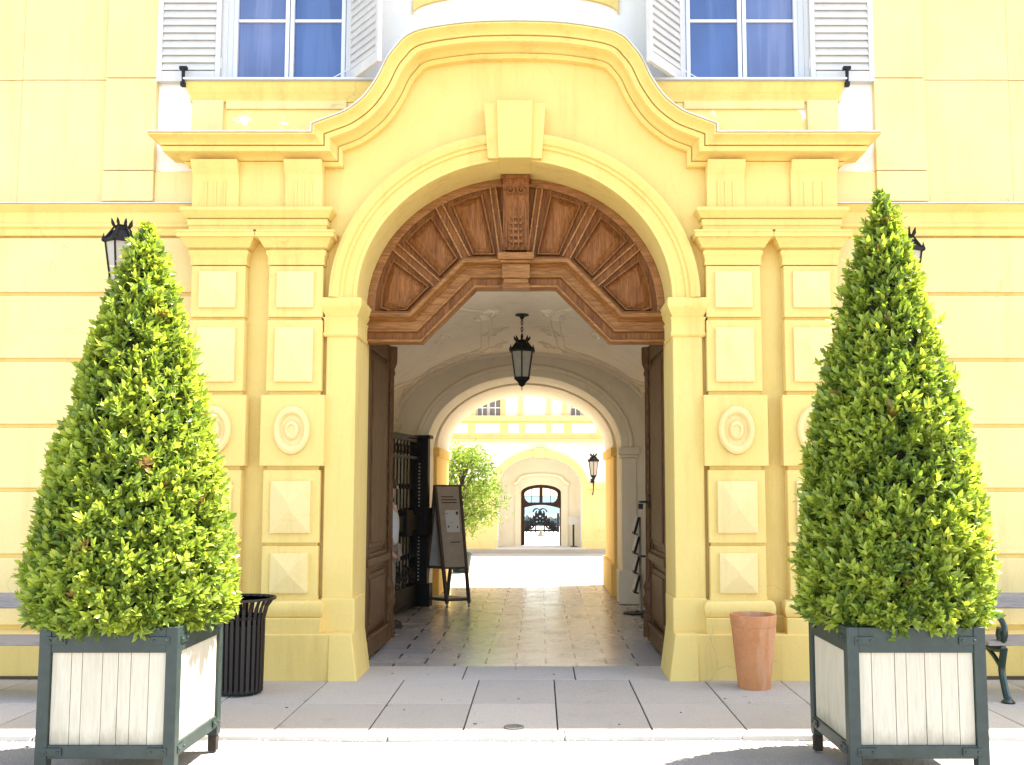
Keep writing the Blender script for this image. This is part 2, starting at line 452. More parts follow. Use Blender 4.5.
# upper white wall with window openings
WB = zt(77, 0); WT = WB + 1.95
wl, wr = P(222, 60, 0).x, P(348, 60, 0).x
wl2, wr2 = P(680, 60, 0).x, P(806, 60, 0).x
wc = ((wl+wr)/2 - (wl2+wr2)/2)/2; ww = (wr-wl)/2     # centre (negative), half width
xs_in, xs_out = -wc-ww, -wc+ww
XWHT = xo(514-156, 120, 0)
ztop = EAVE
zlow = zt(172, 0)
mb = MB()
mb.box(-XWHT, -A_in-.1, .012, .5, zlow, WB); mb.box(A_in+.1, XWHT, .012, .5, zlow, WB); mb.box(-A_in-.1, A_in+.1, .012, .5, zc+.25, WB)
mb.box(-XWHT, XWHT, .012, .5, WT, ztop)
mb.box(-xs_in, xs_in, .012, .5, WB, WT)
mb.box(xs_out, XWHT, .012, .5, WB, WT); mb.box(-XWHT, -xs_out, .012, .5, WB, WT)
mb.build('white_upper_wall', WHITE, palace)
mb = MB()
XST = xo(514-104, 100, -.05)
for s in (-1, 1):
    a, bq = sorted((s*XWHT, s*XST)); 
    zz = [zt(203, 0), zlow+.0, zt(80, 0), zt(80,0)+.85, zt(80,0)+1.7, ztop]
    for i in range(len(zz)-1): mb.box(a, bq, -.05, .5, zz[i]+.004, zz[i+1]-.004)
    # piece of strip below the white panel
    a2, b2 = sorted((s*(XWHT-.002), s*(XO-.3))); mb.box(a2, b2, -.02, .5, zz[0], zlow-.004)
mb.build('upper_strip', YELP, palace, bevel=.005)
mb = MB()
XJ = xo(514-20, 100, 0)
for s in (-1, 1):
    zz = [zt(203, 0), zt(80, 0), zt(80,0)+.85, zt(80,0)+1.7, ztop]
    xx = [XST+.002, XJ, XJ+1.0, 5.0, 5.62] 
    for i in range(len(zz)-1):
        for j in range(2):
            a, bq = sorted((s*(xx[j]+.003), s*(xx[j+1]-.003)))
            mb.box(a, bq, .0 if j == 0 else .012, .5, zz[i]+.003, zz[i+1]-.003)
        a, bq = sorted((s*(XJ+2.2), s*XWH)); mb.box(a, bq, .006, .5, zz[i]+.003, zz[i+1]-.003)
    a, bq = sorted((s*(XJ+.99), s*(XJ+2.21))); mb.box(a, bq, .012, .5, zz[0], WB); mb.box(a, bq, .012, .5, WT, ztop)
mb.build('upper_wall', YELP, palace, bevel=.004)
mb = MB()
for s in (-1, 1):
    a, bq = sorted((s*(XO-.2), s*XWH)); mb.box(a, bq, .035, .45, zt(203,0), WB); 
mb.build('joint_backing', YEL, palace)
# yellow panel between the windows
zp0 = zt(14, -.01); zp1 = zt(-6, -.01)
pa = xo(103, 10, -.01); pts = [(-pa, zp0), (-pa, ztop-.8), (pa, ztop-.8), (pa, zp0)]
pts += [(pa*math.cos(t*PI/20), zp0 + (zp1-zp0)*math.sin(t*PI/20)) for t in range(1, 20)]
MB().prism(pts, -.02, .1).build('upper_panel', YEL, palace, bevel=.006)

# string course on the side walls
zsc0, zsc1 = zt(236, 0), zt(203, -.1)
prof = [(-.05, zsc0), (.015, zsc0), (.03, zsc0+.03), (.03, zsc0+.06), (.055, zsc0+.075), (.055, zsc0+.10), (.035, zsc0+.125),
        (.035, zsc1-.07), (.06, zsc1-.05), (.085, zsc1-.025), (.10, zsc1-.008), (-.05, zsc1)]
mb = MB(); mb.sweep([(XO-.15, 0), (XWH, 0)], prof, 'plan', 1); mb.mirror(); mb.build('string_course', YEL, palace, smooth=True)
mb = MB(); mb.sweep([(XO-.1, 0), (XWH, 0)], [(-.04, zsc1+.003), (.115, zsc1-.006), (.115, zsc1+.006), (-.04, zsc1+.014)], 'plan', 1); mb.mirror(); mb.build('ledge_flashing', LEAD, palace)

# ---- pilasters
PH = xo(28, 350, -.16)
pc_in = xo(220, 350, -.16); pc_out = xo(298, 350, -.16)
def zb(p): return zt(p, -.16)
blocks = [(600, 546, .98), (543, 470, 1.0), (466, 395, 1.13), (391, 320, .98), (317, 266, .97)]
pans = [(593, 553, .66), (533, 481, .70), None, (382, 328, .68), (308, 272, .66)]
def pilaster(xc):
    mb = MB(); mb.box(xc-PH*.92, xc+PH*.92, -.13, 0, zb(617), zb(232))
    for b0, b1, k in blocks: mb.box(xc-PH*k, xc+PH*k, -.165 if k < 1.1 else -.18, -.06, zb(b0), zb(b1))
    o = mb.build('pilaster', YEL, palace, bevel=.006)
    mb = MB()
    for q in pans:
        if not q: continue
        h = PH*q[2]; z0, z1 = zb(q[0]), zb(q[1]); y0 = -.16; y1 = -.19; y2 = -.225; zm = (z0+z1)/2
        v = [(xc-h, y0, z0), (xc+h, y0, z0), (xc+h, y0, z1), (xc-h, y0, z1)]
        v += [(x, y1, z) for x, y, z in v]
        hi = h-.018; v += [(xc-hi, y1-.004, z0+.018), (xc+hi, y1-.004, z0+.018), (xc+hi, y1-.004, z1-.018), (xc-hi, y1-.004, z1-.018)]
        d = min(h, (z1-z0)/2)*.98
        dz = max((z1-z0)/2-hi, 0) if (z1-z0)/2 > h else 0
        v += [(xc, y2, zm-dz*.3), (xc, y2, zm+dz*.3)]
        f = [(i, (i+1) % 4, 4+(i+1) % 4, 4+i) for i in range(4)] + [(4+i, 4+(i+1) % 4, 8+(i+1) % 4, 8+i) for i in range(4)]
        f += [(8, 9, 12), (9, 10, 13, 12), (10, 11, 13), (11, 8, 12, 13)]
        mb.add(v, f)
    mb.build('pyramid_panel', YELP, o)
    zr = (zb(466)+zb(395))/2
    mb = MB()
    mb.lathe([(.155, -.17), (.16, -.19), (.155, -.212), (.14, -.224), (.118, -.222), (.104, -.205), (.098, -.188), (.066, -.186), (.062, -.205), (.052, -.216), (.038, -.218), (.030, -.204), (.018, -.204), (.001, -.208)],
             (xc, 0, zr), 40, 1.03, 1.38, 'y')
    mb.build('oval_rosette', YELP, o, smooth=True)
    # capital
    z0, z1 = zb(265), zb(233); h = z1-z0
    pr = [(-.1, z0), (.012, z0), (.018, z0+.02), (.012, z0+.04), (.02, z0+h*.28), (.03, z0+h*.34), (.03, z0+h*.44), (.012, z0+h*.455), (.012, z0+h*.48), (.045, z0+h*.52), (.08, z0+h*.72), (.09, z0+h*.765), (.09, z0+h*.79), (.115, z0+h*.80), (.115, z0+h*.92), (.125, z0+h*.96), (.125, z1), (-.1, z1)]
    mb = MB(); yf = -.155; x0, x1 = xc-PH*.95, xc+PH*.95
    mb.sweep([(x0, .0), (x0, yf), (x1, yf), (x1, .0)], pr, 'plan', 1)
    mb.build('capital', YELM, o, smooth=True)
    # base torus
    z0, z1 = zb(618), zb(600); r = (z1-z0)/2
    pr = [(-.1, z0)] + [(.035+.038*math.cos(a), z0+r+r*math.sin(a)) for a in [(-PI/2)+PI*i/8 for i in range(9)]] + [(.012, z1+.0), (.012, z1+.03), (-.1, z1+.03)]
    mb = MB(); mb.sweep([(x0, .0), (x0, yf), (x1, yf), (x1, .0)], pr, 'plan', 1)
    mb.build('base', YEL, o, smooth=True)
    return o
for xc in (-pc_in, pc_in, -pc_out, pc_out): pilaster(xc)

# ---- portal plinth, stepped; flares under the arch pier
zpl1, zpl0 = zt(618, -.2), zt(634, -.24)
Xo = pc_out + PH + .07
mb = MB()
for s in (1, -1):
    g = lambda pts: [(s*x, y) for x, y in pts]
    mb.prism(g([(A_in-.02, .35), (A_in-.02, -.27), (Xo, -.27), (Xo, .1)]), -.2, zpl0, 'z')
    # flare (sloped corner towards the passage)
mb.build('portal_plinth', YEL, palace, bevel=.01)
mb = MB()
for s in (1, -1):
    for xc in (pc_in, pc_out): 
        a, b_ = sorted((s*(xc-PH-.05), s*(xc+PH+.05))); mb.box(a, b_, -.245, 0, zpl0-.01, zpl1+.003)
    a, b_ = sorted((s*(pc_in), s*(pc_out))); mb.box(a, b_, -.09, 0, zpl0-.01, zpl1+.01)
mb.build('pilaster_plinth', YEL, palace, bevel=.008)
# arch piers with flared foot and impost
mb = MB()
xp1 = xo(189, 400, -.12)
for s in (1, -1):
    zf = zt(598, -.14)
    a, b_ = sorted((s*(A_in-.001), s*(xp1))); mb.box(a, b_, -.12, .0, -.1, zs-.1)
    a, b_ = sorted((s*(A_in-.03), s*xp1)); mb.box(a, b_, -.155, .36, zpl0-.02, zf)
    # flare
    za, zb_ = 0, zpl0+.004; xA = A_in-.03; xB = A_in-.10
    v = [(s*xA, -.275, zb_), (s*xA, .365, zb_), (s*(xA+.2), .365, zb_), (s*(xA+.2), -.275, zb_), (s*xB, -.30, za-.1), (s*xB, .365, za-.1), (s*(xA+.2), .365, za-.1), (s*(xA+.2), -.30, za-.1)]
    mb.add(v, [(0,1,2,3),(4,5,6,7),(0,1,5,4),(1,2,6,5),(2,3,7,6),(3,0,4,7)])
mb.build('arch_pier', YEL, palace, bevel=.01)
z0, z1 = zt(336, -.16), zs+.003; h = z1-z0
pr = [(-.08, z0), (.01, z0), (.022, z0+.02), (.012, z0+.045), (.012, z0+h*.42), (.022, z0+h*.5), (.006, z0+h*.51), (.006, z0+h*.55), (.04, z0+h*.72), (.05, z0+h*.78), (.05, z0+h*.94), (.04, z1), (-.08, z1)]
mb = MB(); mb.sweep([(A_in, .36), (A_in, -.12), (xp1+.01, -.12), (xp1+.01, 0)], pr, 'plan', 1); mb.mirror()
mb.build('impost', YELM, palace, smooth=True)
# archivolt
tA = xo(185, 298, -.12) - A_in
arcv = [(-A_in, zs-.0)] + arc(A_in, b_in, zs, 64)[1:-1] + [(A_in, zs)]
pr = [(-.002, 0), (-.002, -.125), (.0, -.135), (.035, -.135), (.04, -.125), (tA*.48, -.125), (tA*.50, -.145), (tA*.56, -.15), (tA*.62, -.145), (tA*.66, -.165), (tA*.86, -.185), (tA*.9, -.18), (tA, -.17), (tA, 0)]
MB().sweep(arcv, pr, 'xz', -1).build('archivolt', YELM, palace, smooth=True)
# keystone
mb = MB()
kz1, kz0 = zt(103, -.2), zc-.004
k1, k0 = xo(31, 103, -.2), xo(27, 160, -.2)
mb.prism([(-k0, kz0), (k0, kz0), (k1, kz1), (-k1, kz1)], -.20, .36)
mb.prism([(-k0*.60, kz0-.01), (k0*.60, kz0-.01), (k1*.58, kz1+.006), (-k1*.58, kz1+.006)], -.25, .3)
mb.build('keystone', YELM, palace, bevel=.006)

# ---- entablature above the pilasters
xe0, xe1 = xo(190, 220, -.16), xo(323, 220, -.16)
z0, z1 = zt(231, -.18), zt(206, -.24); h = z1-z0
pr = [(-.1, z0), (.02, z0), (.02, z0+h*.22), (.03, z0+h*.26), (.03, z0+h*.5), (.012, z0+h*.51), (.012, z0+h*.55), (.04, z0+h*.56), (.065, z0+h*.74), (.085, z0+h*.84), (.085, z0+h*.96), (.075, z1), (-.1, z1)]
mb = MB(); mb.sweep([(xe0, 0), (xe0, -.155), (xe1, -.155), (xe1, 0)], pr, 'plan', 1); mb.mirror(); mb.build('entablature', YELM, palace, smooth=True)
xf0, xf1 = xo(192, 185, -.13), xo(321, 185, -.13)
mb = MB(); mb.box(xf0, xf1, -.13, .1, z1-.05, hz+.02); mb.mirror(); mb.build('frieze', YEL, palace)
mb = MB()
for xa, xb in ((xf0-.004, xo(230,185,-.16)), (xo(276,185,-.16), xf1+.004)):
    hh = hz - z1
    mb.prism([(-.06, z1-.01), (-.155, z1-.01), (-.155, z1+hh*.62), (-.17, z1+hh*.74), (-.20, z1+hh*.86), (-.235, hz+.01), (-.06, hz+.01)], xa, xb, 'x')
    for q in (.3, .5, .7):
        xm = xa+(xb-xa)*q; mb.box(xm-.010, xm+.010, -.166, -.12, z1+.02, z1+hh*.60)
mb.mirror(); mb.build('frieze_bracket', YEL, palace, bevel=.004)

# ---- the curved cornice
cp = [(-.02, .05), (-.02, -.12), (.012, -.15), (.014, -.12), (.020, -.12), (.022, -.155), (.034, -.17), (.05, -.20), (.058, -.235), (.062, -.29), (.066, -.295), (.108, -.30), (.109, -.262), (.117, -.262), (.118, -.312), (.128, -.315), (.140, -.325), (.162, -.352), (.178, -.385), (.184, -.395), (.198, -.395), (.202, -.39), (.205, .05)]
# returns at the outer ends: extend the path outwards by the overhang and close with a mitred return
mb = MB(); mb.sweep(bed, cp, 'xz', -1)
mb.build('cornice', YELM, palace, smooth=True)
xr = -bed[0][0]
mb = MB()
# plan return: starts at the front lip and runs back to the wall along the outer end
for s in (1,):
    v = []; k = len(cp)
    for o, w_ in cp:
        ww_ = max(-w_-.12, -.02) if w_ < 0 else -.05
        v.append((xr, w_, hz+o)); 
    for o, w_ in cp:
        ww_ = max(-w_-.12, .0) if w_ < 0 else 0
        v.append((xr+ww_, w_, hz+o))
    for o, w_ in cp:
        ww_ = max(-w_-.12, .0) if w_ < 0 else 0
        v.append((xr+ww_, .05, hz+o))
    f = []
    for a in range(k-1):
        f.append((a, a+1, k+a+1, k+a)); f.append((k+a, k+a+1, 2*k+a+1, 2*k+a))
    mb.add(v, f)
mb.mirror(); mb.build('cornice_return', YELM, palace, smooth=True)
# thin flashing along the top edge
fl = [(.2035, .04), (.2035, -.404), (.216, -.406), (.216, .04)]
xr2 = xr + .275
bed2 = [(-xr2, hz)] + bed[1:-1] + [(xr2, hz)]
MB().sweep(bed2, fl, 'xz', -1).build('cornice_flashing', LEAD, palace)

# ---- window aprons and sills
zs0 = zt(80, -.12)
axl = xo(514-192, 100, -.06)
mb = MB()
mb.box(xo(514-352, 112, -.08), axl, -.045, .1, hz+.15, zs0-.02)
mb.mirror(); mb.build('window_apron', APRON, palace)
mb = MB(); zq1 = zt(98, -.08)
mb.box(xo(514-222,112,-.08), axl-.0, -.09, -.02, hz+.19, zq1-.02)
mb.box(xo(514-345, 112, -.08), xo(514-224,112,-.08), -.07, -.02, zq1-.10, zq1-.02)
mb.mirror(); mb.build('apron_panel', YELP, palace, bevel=.006)
pr = [(-.05, zq1-.03), (.02, zq1-.03), (.03, zq1), (.015, zq1+.004), (.015, zq1+.02), (.035, zq1+.05), (.03, zq1+.055), (.05, zq1+.09), (.06, zs0-.03), (.06, zs0-.005), (-.05, zs0-.003)]
mb = MB(); mb.sweep([(xo(514-374, 90, -.08), -.045), (axl+.005, -.045), (axl+.005, .05)], pr, 'plan', 1); mb.mirror(); mb.build('sill_moulding', YELM, palace, smooth=True)
mb = MB(); mb.box(xo(514-378, 80, -.08), axl+.07, -.15, .16, zs0, zs0+.014); mb.mirror(); mb.build('window_sill', FRAME, palace)

# ---- windows
def window(xc, hw):
    fr = MB(); y0, y1 = .10, .17; z0, z1 = zs0+.014, WT
    fr.box(xc-hw, xc-hw+.06, y0, y1, z0, z1); fr.box(xc+hw-.06, xc+hw, y0, y1, z0, z1)
    fr.box(xc-hw, xc+hw, y0+.004, y1-.004, z0, z0+.03); fr.box(xc-hw, xc+hw, y0+.004, y1-.004, z1-.08, z1)
    o = fr.build('window', FRAME, palace, bevel=.006)
    zm = zt(22, .13)
    for s in (-1, 1):
        xa, xb = (xc-hw+.062, xc-.004) if s < 0 else (xc+.004, xc+hw-.062)
        sa = MB(); w_ = .038
        sa.box(xa, xa+w_, y0-.012, y1-.02, z0+.032, z1-.083); sa.box(xb-w_, xb, y0-.012, y1-.02, z0+.032, z1-.083)
        sa.box(xa+w_, xb-w_, y0-.008, y1-.024, z0+.032, z0+.06); sa.box(xa+w_, xb-w_, y0-.008, y1-.024, z1-.14, z1-.083)
        for k in range(4):
            zz = zm + k*.46
            if zz < z1-.2: sa.box(xa+w_, xb-w_, y0+.002, y1-.03, zz-.014, zz+.014)
        so_ = sa.build('sash', FRAME, o, bevel=.004)
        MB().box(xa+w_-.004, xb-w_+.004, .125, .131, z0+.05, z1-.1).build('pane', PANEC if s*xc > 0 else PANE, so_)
    # dark sheet standing for the unlit room behind
    ro = MB(); ro.box(xc-hw-.002, xc+hw+.002, .40, .42, z0-.05, z1+.05); ro.build('dark_backing', DARK, o)
    return o
for xc in (wc, -wc): window(xc, ww)
XJ2 = XJ+1.6
for s in (-1, 1): window(s*XJ2, .6)

def shutter(x, y, ang, w_, flip=1):
    """louvred leaf hinged at its local origin"""
    z0, z1 = 0, WT-WB+.02; t = .022; mb = MB()
    f = flip
    def bx(a, b_, c, d, e, g): a, b_ = sorted((a*f, b_*f)); mb.box(a, b_, c, d, e, g)
    st = .05
    bx(0, st, -t, t, z0, z1); bx(w_-st, w_, -t, t, z0, z1)
    bx(st, w_-st, -t+.001, t-.001, z0, z0+.10); bx(st, w_-st, -t+.001, t-.001, z1-.09, z1); bx(st, w_-st, -t+.001, t-.001, 1.02, 1.12)
    n = 0; z = z0+.115
    while z < z1-.11:
        if not (1.0 < z < 1.12):
            a, b_ = sorted((st*f, (w_-st)*f))
            v = [(a, -.024, z), (b_, -.024, z), (b_, -.016, z-.008), (a, -.016, z-.008), (a, .004, z+.082), (b_, .004, z+.082), (b_, .012, z+.076), (a, .012, z+.076)]
            mb.add(v, [(0,1,2,3),(4,5,6,7),(0,1,5,4),(1,2,6,5),(2,3,7,6),(3,0,4,7)])
        z += .0735
    o = mb.build('shutter', SHUT, palace, bevel=.004)
    o.location = (x, y, zs0+.018); o.rotation_euler = (0, 0, ang)
    hg = MB()
    for hz_ in (.18, 1.0, 1.75): hg.lathe([(.009, hz_-.05), (.009, hz_+.05)], (0, -.0, 0), 8)
    hg.build('hinge', FRAME, o)
    return o
sw = .60
for s in (-1, 1):
    # outer leaf folded back against the wall, inner leaf standing open
    shutter(s*(xs_out+.012), -.035, 0, sw, s)
    A = R(52)
    shutter(s*(xs_in-.0), -.005, s*A if s > 0 else -A, sw, -s)
    ss = MB()
    ss.tube([(s*(xs_in+.14), -.10, zs0+.025), (s*(xs_in-.02), -.13, zs0+.10)], .005, 6)
    ss.build('stay_rod', FRAME, palace)
    h = MB(); xh = s*(xo(514-183, 75, -.1)); 
    h.tube([(xh, .0, zs0-.02), (xh, -.12, zs0-.02), (xh, -.125, zs0+.10), (xh, -.115, zs0+.12)], [.012,.015,.018,.014], 6)
    h.box(xh-.035, xh+.035, -.14, -.10, zs0+.10, zs0+.128); h.box(xh-.02, xh+.02, -.14, -.095, zs0-.06, zs0-.02)
    h.build('shutter_catch', IRON, palace)
    # next window of the row, its near shutter
    shutter(s*(XJ2-.6-.012), -.035, 0, sw, -s); shutter(s*(XJ2+.6+.012), -.035, 0, sw, s)

# ---- eaves, roof, closed body of the building
mb = MB(); mb.box(-XWH, XWH, -.40, .5, EAVE-.18, EAVE); mb.box(-XWH, XWH, -.20, .5, EAVE-.5, EAVE-.178)
mb.build('eaves_cornice', YELM, palace)
mb = MB()
mb.prism([(-.46, EAVE+.004), (4.05, EAVE+3.2), (Y2+.46, EAVE+.004)], -XWH-.2, XWH+.2, 'x'); mb.build('roof', ROOF, palace)
mb = MB()
for s in (-1, 1):
    a, b_ = sorted((s*XWH, s*(XWH-.4))); mb.box(a, b_, .52, Y1, -.2, EAVE-.003)
mb.build('end_wall', YEL, palace)

# ================================================================== WOODEN TRANSOM (fills the arch head)
ap, bp = A_in-.003, b_in-.003
def wx(px, py, Y=YW): return P(px, py, Y)
ob = [(421, 343), (473, 289)]
o1 = ((xo(514-421, 343, YW)+xo(609-514.5, 343, YW))/2, zt(343, YW)); o2 = (xo(40, 289, YW), zt(289, YW))
XB = A_in + .0
octo = [(-XB, o1[1]), (-o1[0], o1[1]), (-o2[0], o2[1]), (o2[0], o2[1]), (o1[0], o1[1]), (XB, o1[1])]
# back board: arch minus octagon
mb = MB()
arh = arc(ap, bp, zs, 48)
for s in (1, -1):
    pts = [(0, o2[1]+.02), (-o2[0]-.008, o2[1]+.02), (-o1[0]-.008, o1[1]+.02), (-ap, o1[1]+.02)] + [p for p in arh[:24]] + [(0, zs+bp)]
    mb.prism([(s*x, z) for x, z in pts], YW+.02, YW+.12)
tr = mb.build('wooden_transom', WOODZ, palace)
# moulded beam following the octagon
bw = [(0, .12), (0, -.05), (.006, -.06), (.02, -.06), (.026, -.045), (.036, .02), (.05, .055), (.085, .06), (.092, .01), (.10, -.02), (.115, -.02), (.12, -.005), (.185, -.005), (.19, -.03), (.20, -.04), (.206, -.10), (.216, -.115), (.242, -.115), (.248, -.095), (.258, -.085), (.27, -.05), (.27, .12)]
MB().sweep(octo, [(o*1.12, YW+w_) for o, w_ in bw], 'xz', -1).build('moulded_beam', WOOD, tr, smooth=True)
# rim along the arch
MB().sweep([(-ap, o1[1]+.3)]+arc(ap, bp, zs, 56)+[(ap, o1[1]+.3)], [(-.075, YW+.01), (-.075, YW-.012), (-.06, YW-.02), (0, YW-.02), (0, YW+.05)], 'xz', -1).build('arch_rim', WOOD, tr, smooth=True)
# radial ribs and raised panels between them
C0 = Vector((0, o1[1]-.10))
def on_arch(t, k): return Vector((ap*k*math.cos(t), zs+bp*k*math.sin(t)))
def octo_out(t):
    """where a ray meets the outer edge of the moulded beam"""
    d = Vector((math.cos(t), math.sin(t))); best = 9
    for i in range(len(oc_o)-1):
        a = Vector(oc_o[i]); b_ = Vector(oc_o[i+1])-a; q = a-C0
        den = d.x*b_.y-d.y*b_.x
        if abs(den) < 1e-9: continue
        r_ = (q.x*b_.y-q.y*b_.x)/den; u_ = (q.x*d.y-q.y*d.x)/den
        if r_ > 0 and -1e-4 <= u_ <= 1.0001: best = min(best, r_)
    return C0 + d*best
def off_path(path, d):
    m = MB(); m.sweep(path, [(d, 0), (d+.001, 0)], 'xz', -1, cap=False); return [(m.v[2*i][0], m.v[2*i][2]) for i in range(len(path))]
oc_o = off_path(octo, .30)
def ray_arch(t, k=.945):
    d = Vector((math.cos(t), math.sin(t)))
    lo, hi = 0, 3
    for _ in range(40):
        m_ = (lo+hi)/2; q = C0+d*m_
        inside = (q.x/(ap*k))**2 + ((q.y-zs)/(bp*k))**2 < 1 if q.y > zs else abs(q.x) < ap*k
        if inside: lo = m_
        else: hi = m_
    return C0+d*lo
ribs_t = [R(q) for q in (62.5, 41.5)]
edges = [R(93), R(84.5)]
mbr = MB(); 
def rib(t, hw=.045):
    p0 = octo_out(t); p1 = ray_arch(t, .95); d = (p1-p0).normalized(); n = Vector((-d.y, d.x))
    for h0, h1, y in ((-hw, hw, YW-.004), (-hw, -hw+.016, YW-.035), (hw-.016, hw, YW-.035)):
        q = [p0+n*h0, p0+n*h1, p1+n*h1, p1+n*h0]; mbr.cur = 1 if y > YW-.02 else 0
        mbr.prism([(v.x, v.y) for v in q], y, YW+.03)
for t in ribs_t: rib(t)
rib(R(82.0), .035)
mbr.mirror(); mbr.build('radial_rib', [WOODL, WOODZ], tr, bevel=.004)  # lit fillets and dark groove told apart by wood tone
def rpanel(t0, t1):
    mb = MB(); n = 6
    def ring(sh, y):
        a0 = t0+sh*.9; a1 = t1-sh*.9; out = []
        for i in range(n+1):
            t = a0+(a1-a0)*i/n; p = ray_arch(t, .93); q = octo_out(t); d = (p-q).normalized(); p = p-d*sh; out.append((p.x, y, p.y))
        for i in range(n, -1, -1):
            t = a0+(a1-a0)*i/n; p = octo_out(t); d = (ray_arch(t)-p).normalized(); p = p+d*(sh+.01); out.append((p.x, y, p.y))
        return out
    r0 = ring(.022, YW+.02); r1 = ring(.028, YW-.024); r2 = ring(.040, YW-.024); r3 = ring(.048, YW+.016); r4 = ring(.10, YW-.012); 
    k = len(r0); allr = [r0, r1, r2, r3, r4]
    v = [p for r in allr for p in r]; f = []
    for j in range(4):
        for i in range(k): f.append((j*k+i, j*k+(i+1) % k, (j+1)*k+(i+1) % k, (j+1)*k+i))
    for i in range(n): f.append((4*k+i, 4*k+i+1, 4*k+k-2-i, 4*k+k-1-i))
    mb.add(v, f); return mb
for t0, t1 in ((R(65), R(79.5)), (R(44), R(60)), (R(17), R(39))):
    m = rpanel(t0, t1); m.build('raised_panel', WOODZ, tr); 
    m2 = rpanel(t0, t1); m2.v = [(-x, y, z) for x, y, z in m2.v]; m2.build('raised_panel', WOODZ, tr)
# carved console on the axis
mb = MB()
zc0, zc1 = zt(249, YW-.1), zt(179, YW-.1)
hwc = xo(13, 215, YW-.1)
mb.prism([(YW+.05, zc0), (YW-.07, zc0), (YW-.09, zc0+.12), (YW-.10, zc0+.3), (YW-.13, zc1-.16), (YW-.19, zc1-.06), (YW-.19, zc1-.02), (YW+.05, zc1-.02)], -hwc, hwc, 'x')
mb.box(-hwc-.02, hwc+.02, YW-.20, YW, zc1-.025, zc1+.01)
def spiral(c, r0, turns, s=1, n=28):
    return [Vector((c[0]+s*r0*(1-i/n*.85)*math.cos(2*PI*turns*i/n), 0, c[1]+r0*(1-i/n*.85)*math.sin(2*PI*turns*i/n))) for i in range(n+1)]
for s in (-1, 1):
    sp = spiral((s*hwc*.45, zc1-.13), hwc*.42, 1.6, s)
    mb.tube([p+Vector((0, YW-.165, 0)) for p in sp], .011, 5)
for k in range(5):
    zq = zc0+.06+k*.06; mb.box(-hwc*.5, hwc*.5, YW-.115, YW-.06, zq, zq+.028)
for q in (-.75, .75, -.2, .2): mb.box(hwc*q-.008, hwc*q+.008, YW-.118, YW-.05, zc0+.01, zc1-.25)
cons = mb.build('carved_console', WOODZ, tr, bevel=.004)
mb = MB()
za, zbk = o2[1]-.012, o2[1]+.33
for (h0, h1, y, hw_) in ((zbk-.07, zbk, -.15, .175), (zbk-.10, zbk-.07, -.13, .15), (za+.10, zbk-.10, -.10, .135), (za+.05, za+.10, -.085, .12), (za, za+.05, -.10, .135)):
    mb.box(-hw_, hw_, YW+y, YW+.05, h0, h1-.001)
mb.build('bracket', WOOD, tr, bevel=.008)

# ================================================================== DOOR LEAVES, PASSAGE
HP = 1.88; ZV, ZC = 2.62, 3.66   # half width, springing and crown of the vault
dz = o1[1]+.20
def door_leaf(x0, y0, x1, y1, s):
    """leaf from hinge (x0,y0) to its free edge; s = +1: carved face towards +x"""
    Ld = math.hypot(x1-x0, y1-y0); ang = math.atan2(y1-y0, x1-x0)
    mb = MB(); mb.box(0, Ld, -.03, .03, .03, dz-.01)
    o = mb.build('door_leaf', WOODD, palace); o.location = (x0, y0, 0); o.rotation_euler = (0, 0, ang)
    f = -s   # local y direction of the carved face
    def bx(m, a, b_, d0, d1, e, g): p, q = sorted((d0*f, d1*f)); m.box(a, b_, p, q, e, g)
    m = MB()
    for a, b_ in ((0, .16), (Ld-.16, Ld)): bx(m, a, b_, .028, .055, .05, dz-.02)
    for e, g in ((.05, .22), (.86, 1.02), (dz-.2, dz-.02)): bx(m, .16, Ld-.16, .029, .054, e, g)
    m.build('stile_frame', WOODD, o, bevel=.008)
    m = MB(); bx(m, .2, Ld-.2, .028, .05, .27, .82); bx(m, .25, Ld-.25, .048, .066, .32, .77)
    bx(m, .2, Ld-.2, .028, .05, 1.07, dz-.25); bx(m, .25, Ld-.25, .048, .066, 1.12, dz-.3)
    m.build('door_panel', WOOD if False else WOODD, o, bevel=.012)
    m = MB(); bx(m, -.005, Ld+.005, .05, .085, .03, .20); bx(m, -.005, Ld+.005, .05, .10, .20, .235); bx(m, .02, Ld-.02, .05, .085, .90, .98)
    m.build('kick_board', WOODD, o, bevel=.01)
    # scalloped strip
    m = MB()
    for k in range(17):
        zq = 1.05 + k*(dz-1.25)/16; m.lathe([(.001, .0), (.03, .008*f), (.026, .022*f), (.001, .03*f)], (Ld-.08, .055*f, zq), 8, 1, 1.3, 'y')
    m.build('carved_strip', WOODD, o, smooth=True)
    # half column with a turned foot on the free edge
    m = MB()
    m.lathe([(.075, .06), (.075, .30), (.06, .31), (.055, .36), (.078, .41), (.082, .47), (.06, .52), (.062, .56), (.075, .60), (.05, .66), (.046, .72), (.04, 1.5), (.037, dz-.36), (.05, dz-.33), (.04, dz-.28), (.065, dz-.22), (.07, dz-.16), (.07, dz-.03)], (Ld-.01, .055*f, 0), 14)
    m.build('turned_column', WOODD, o, smooth=True)
    return o, Ld
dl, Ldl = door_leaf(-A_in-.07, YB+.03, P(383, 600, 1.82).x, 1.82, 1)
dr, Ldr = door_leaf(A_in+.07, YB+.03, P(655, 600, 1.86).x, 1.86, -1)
m = MB(); m.tube([(Ldr-.05, .06, 1.52), (Ldr-.03, .14, 1.52), (Ldr+.05, .15, 1.52)], .014, 6); m.box(Ldr-.1, Ldr, .05, .075, 1.42, 1.60)
m.box(Ldr-.0, Ldr+.05, .12, .17, 1.44, 1.50)
m.build('door_latch', IRON, dr)
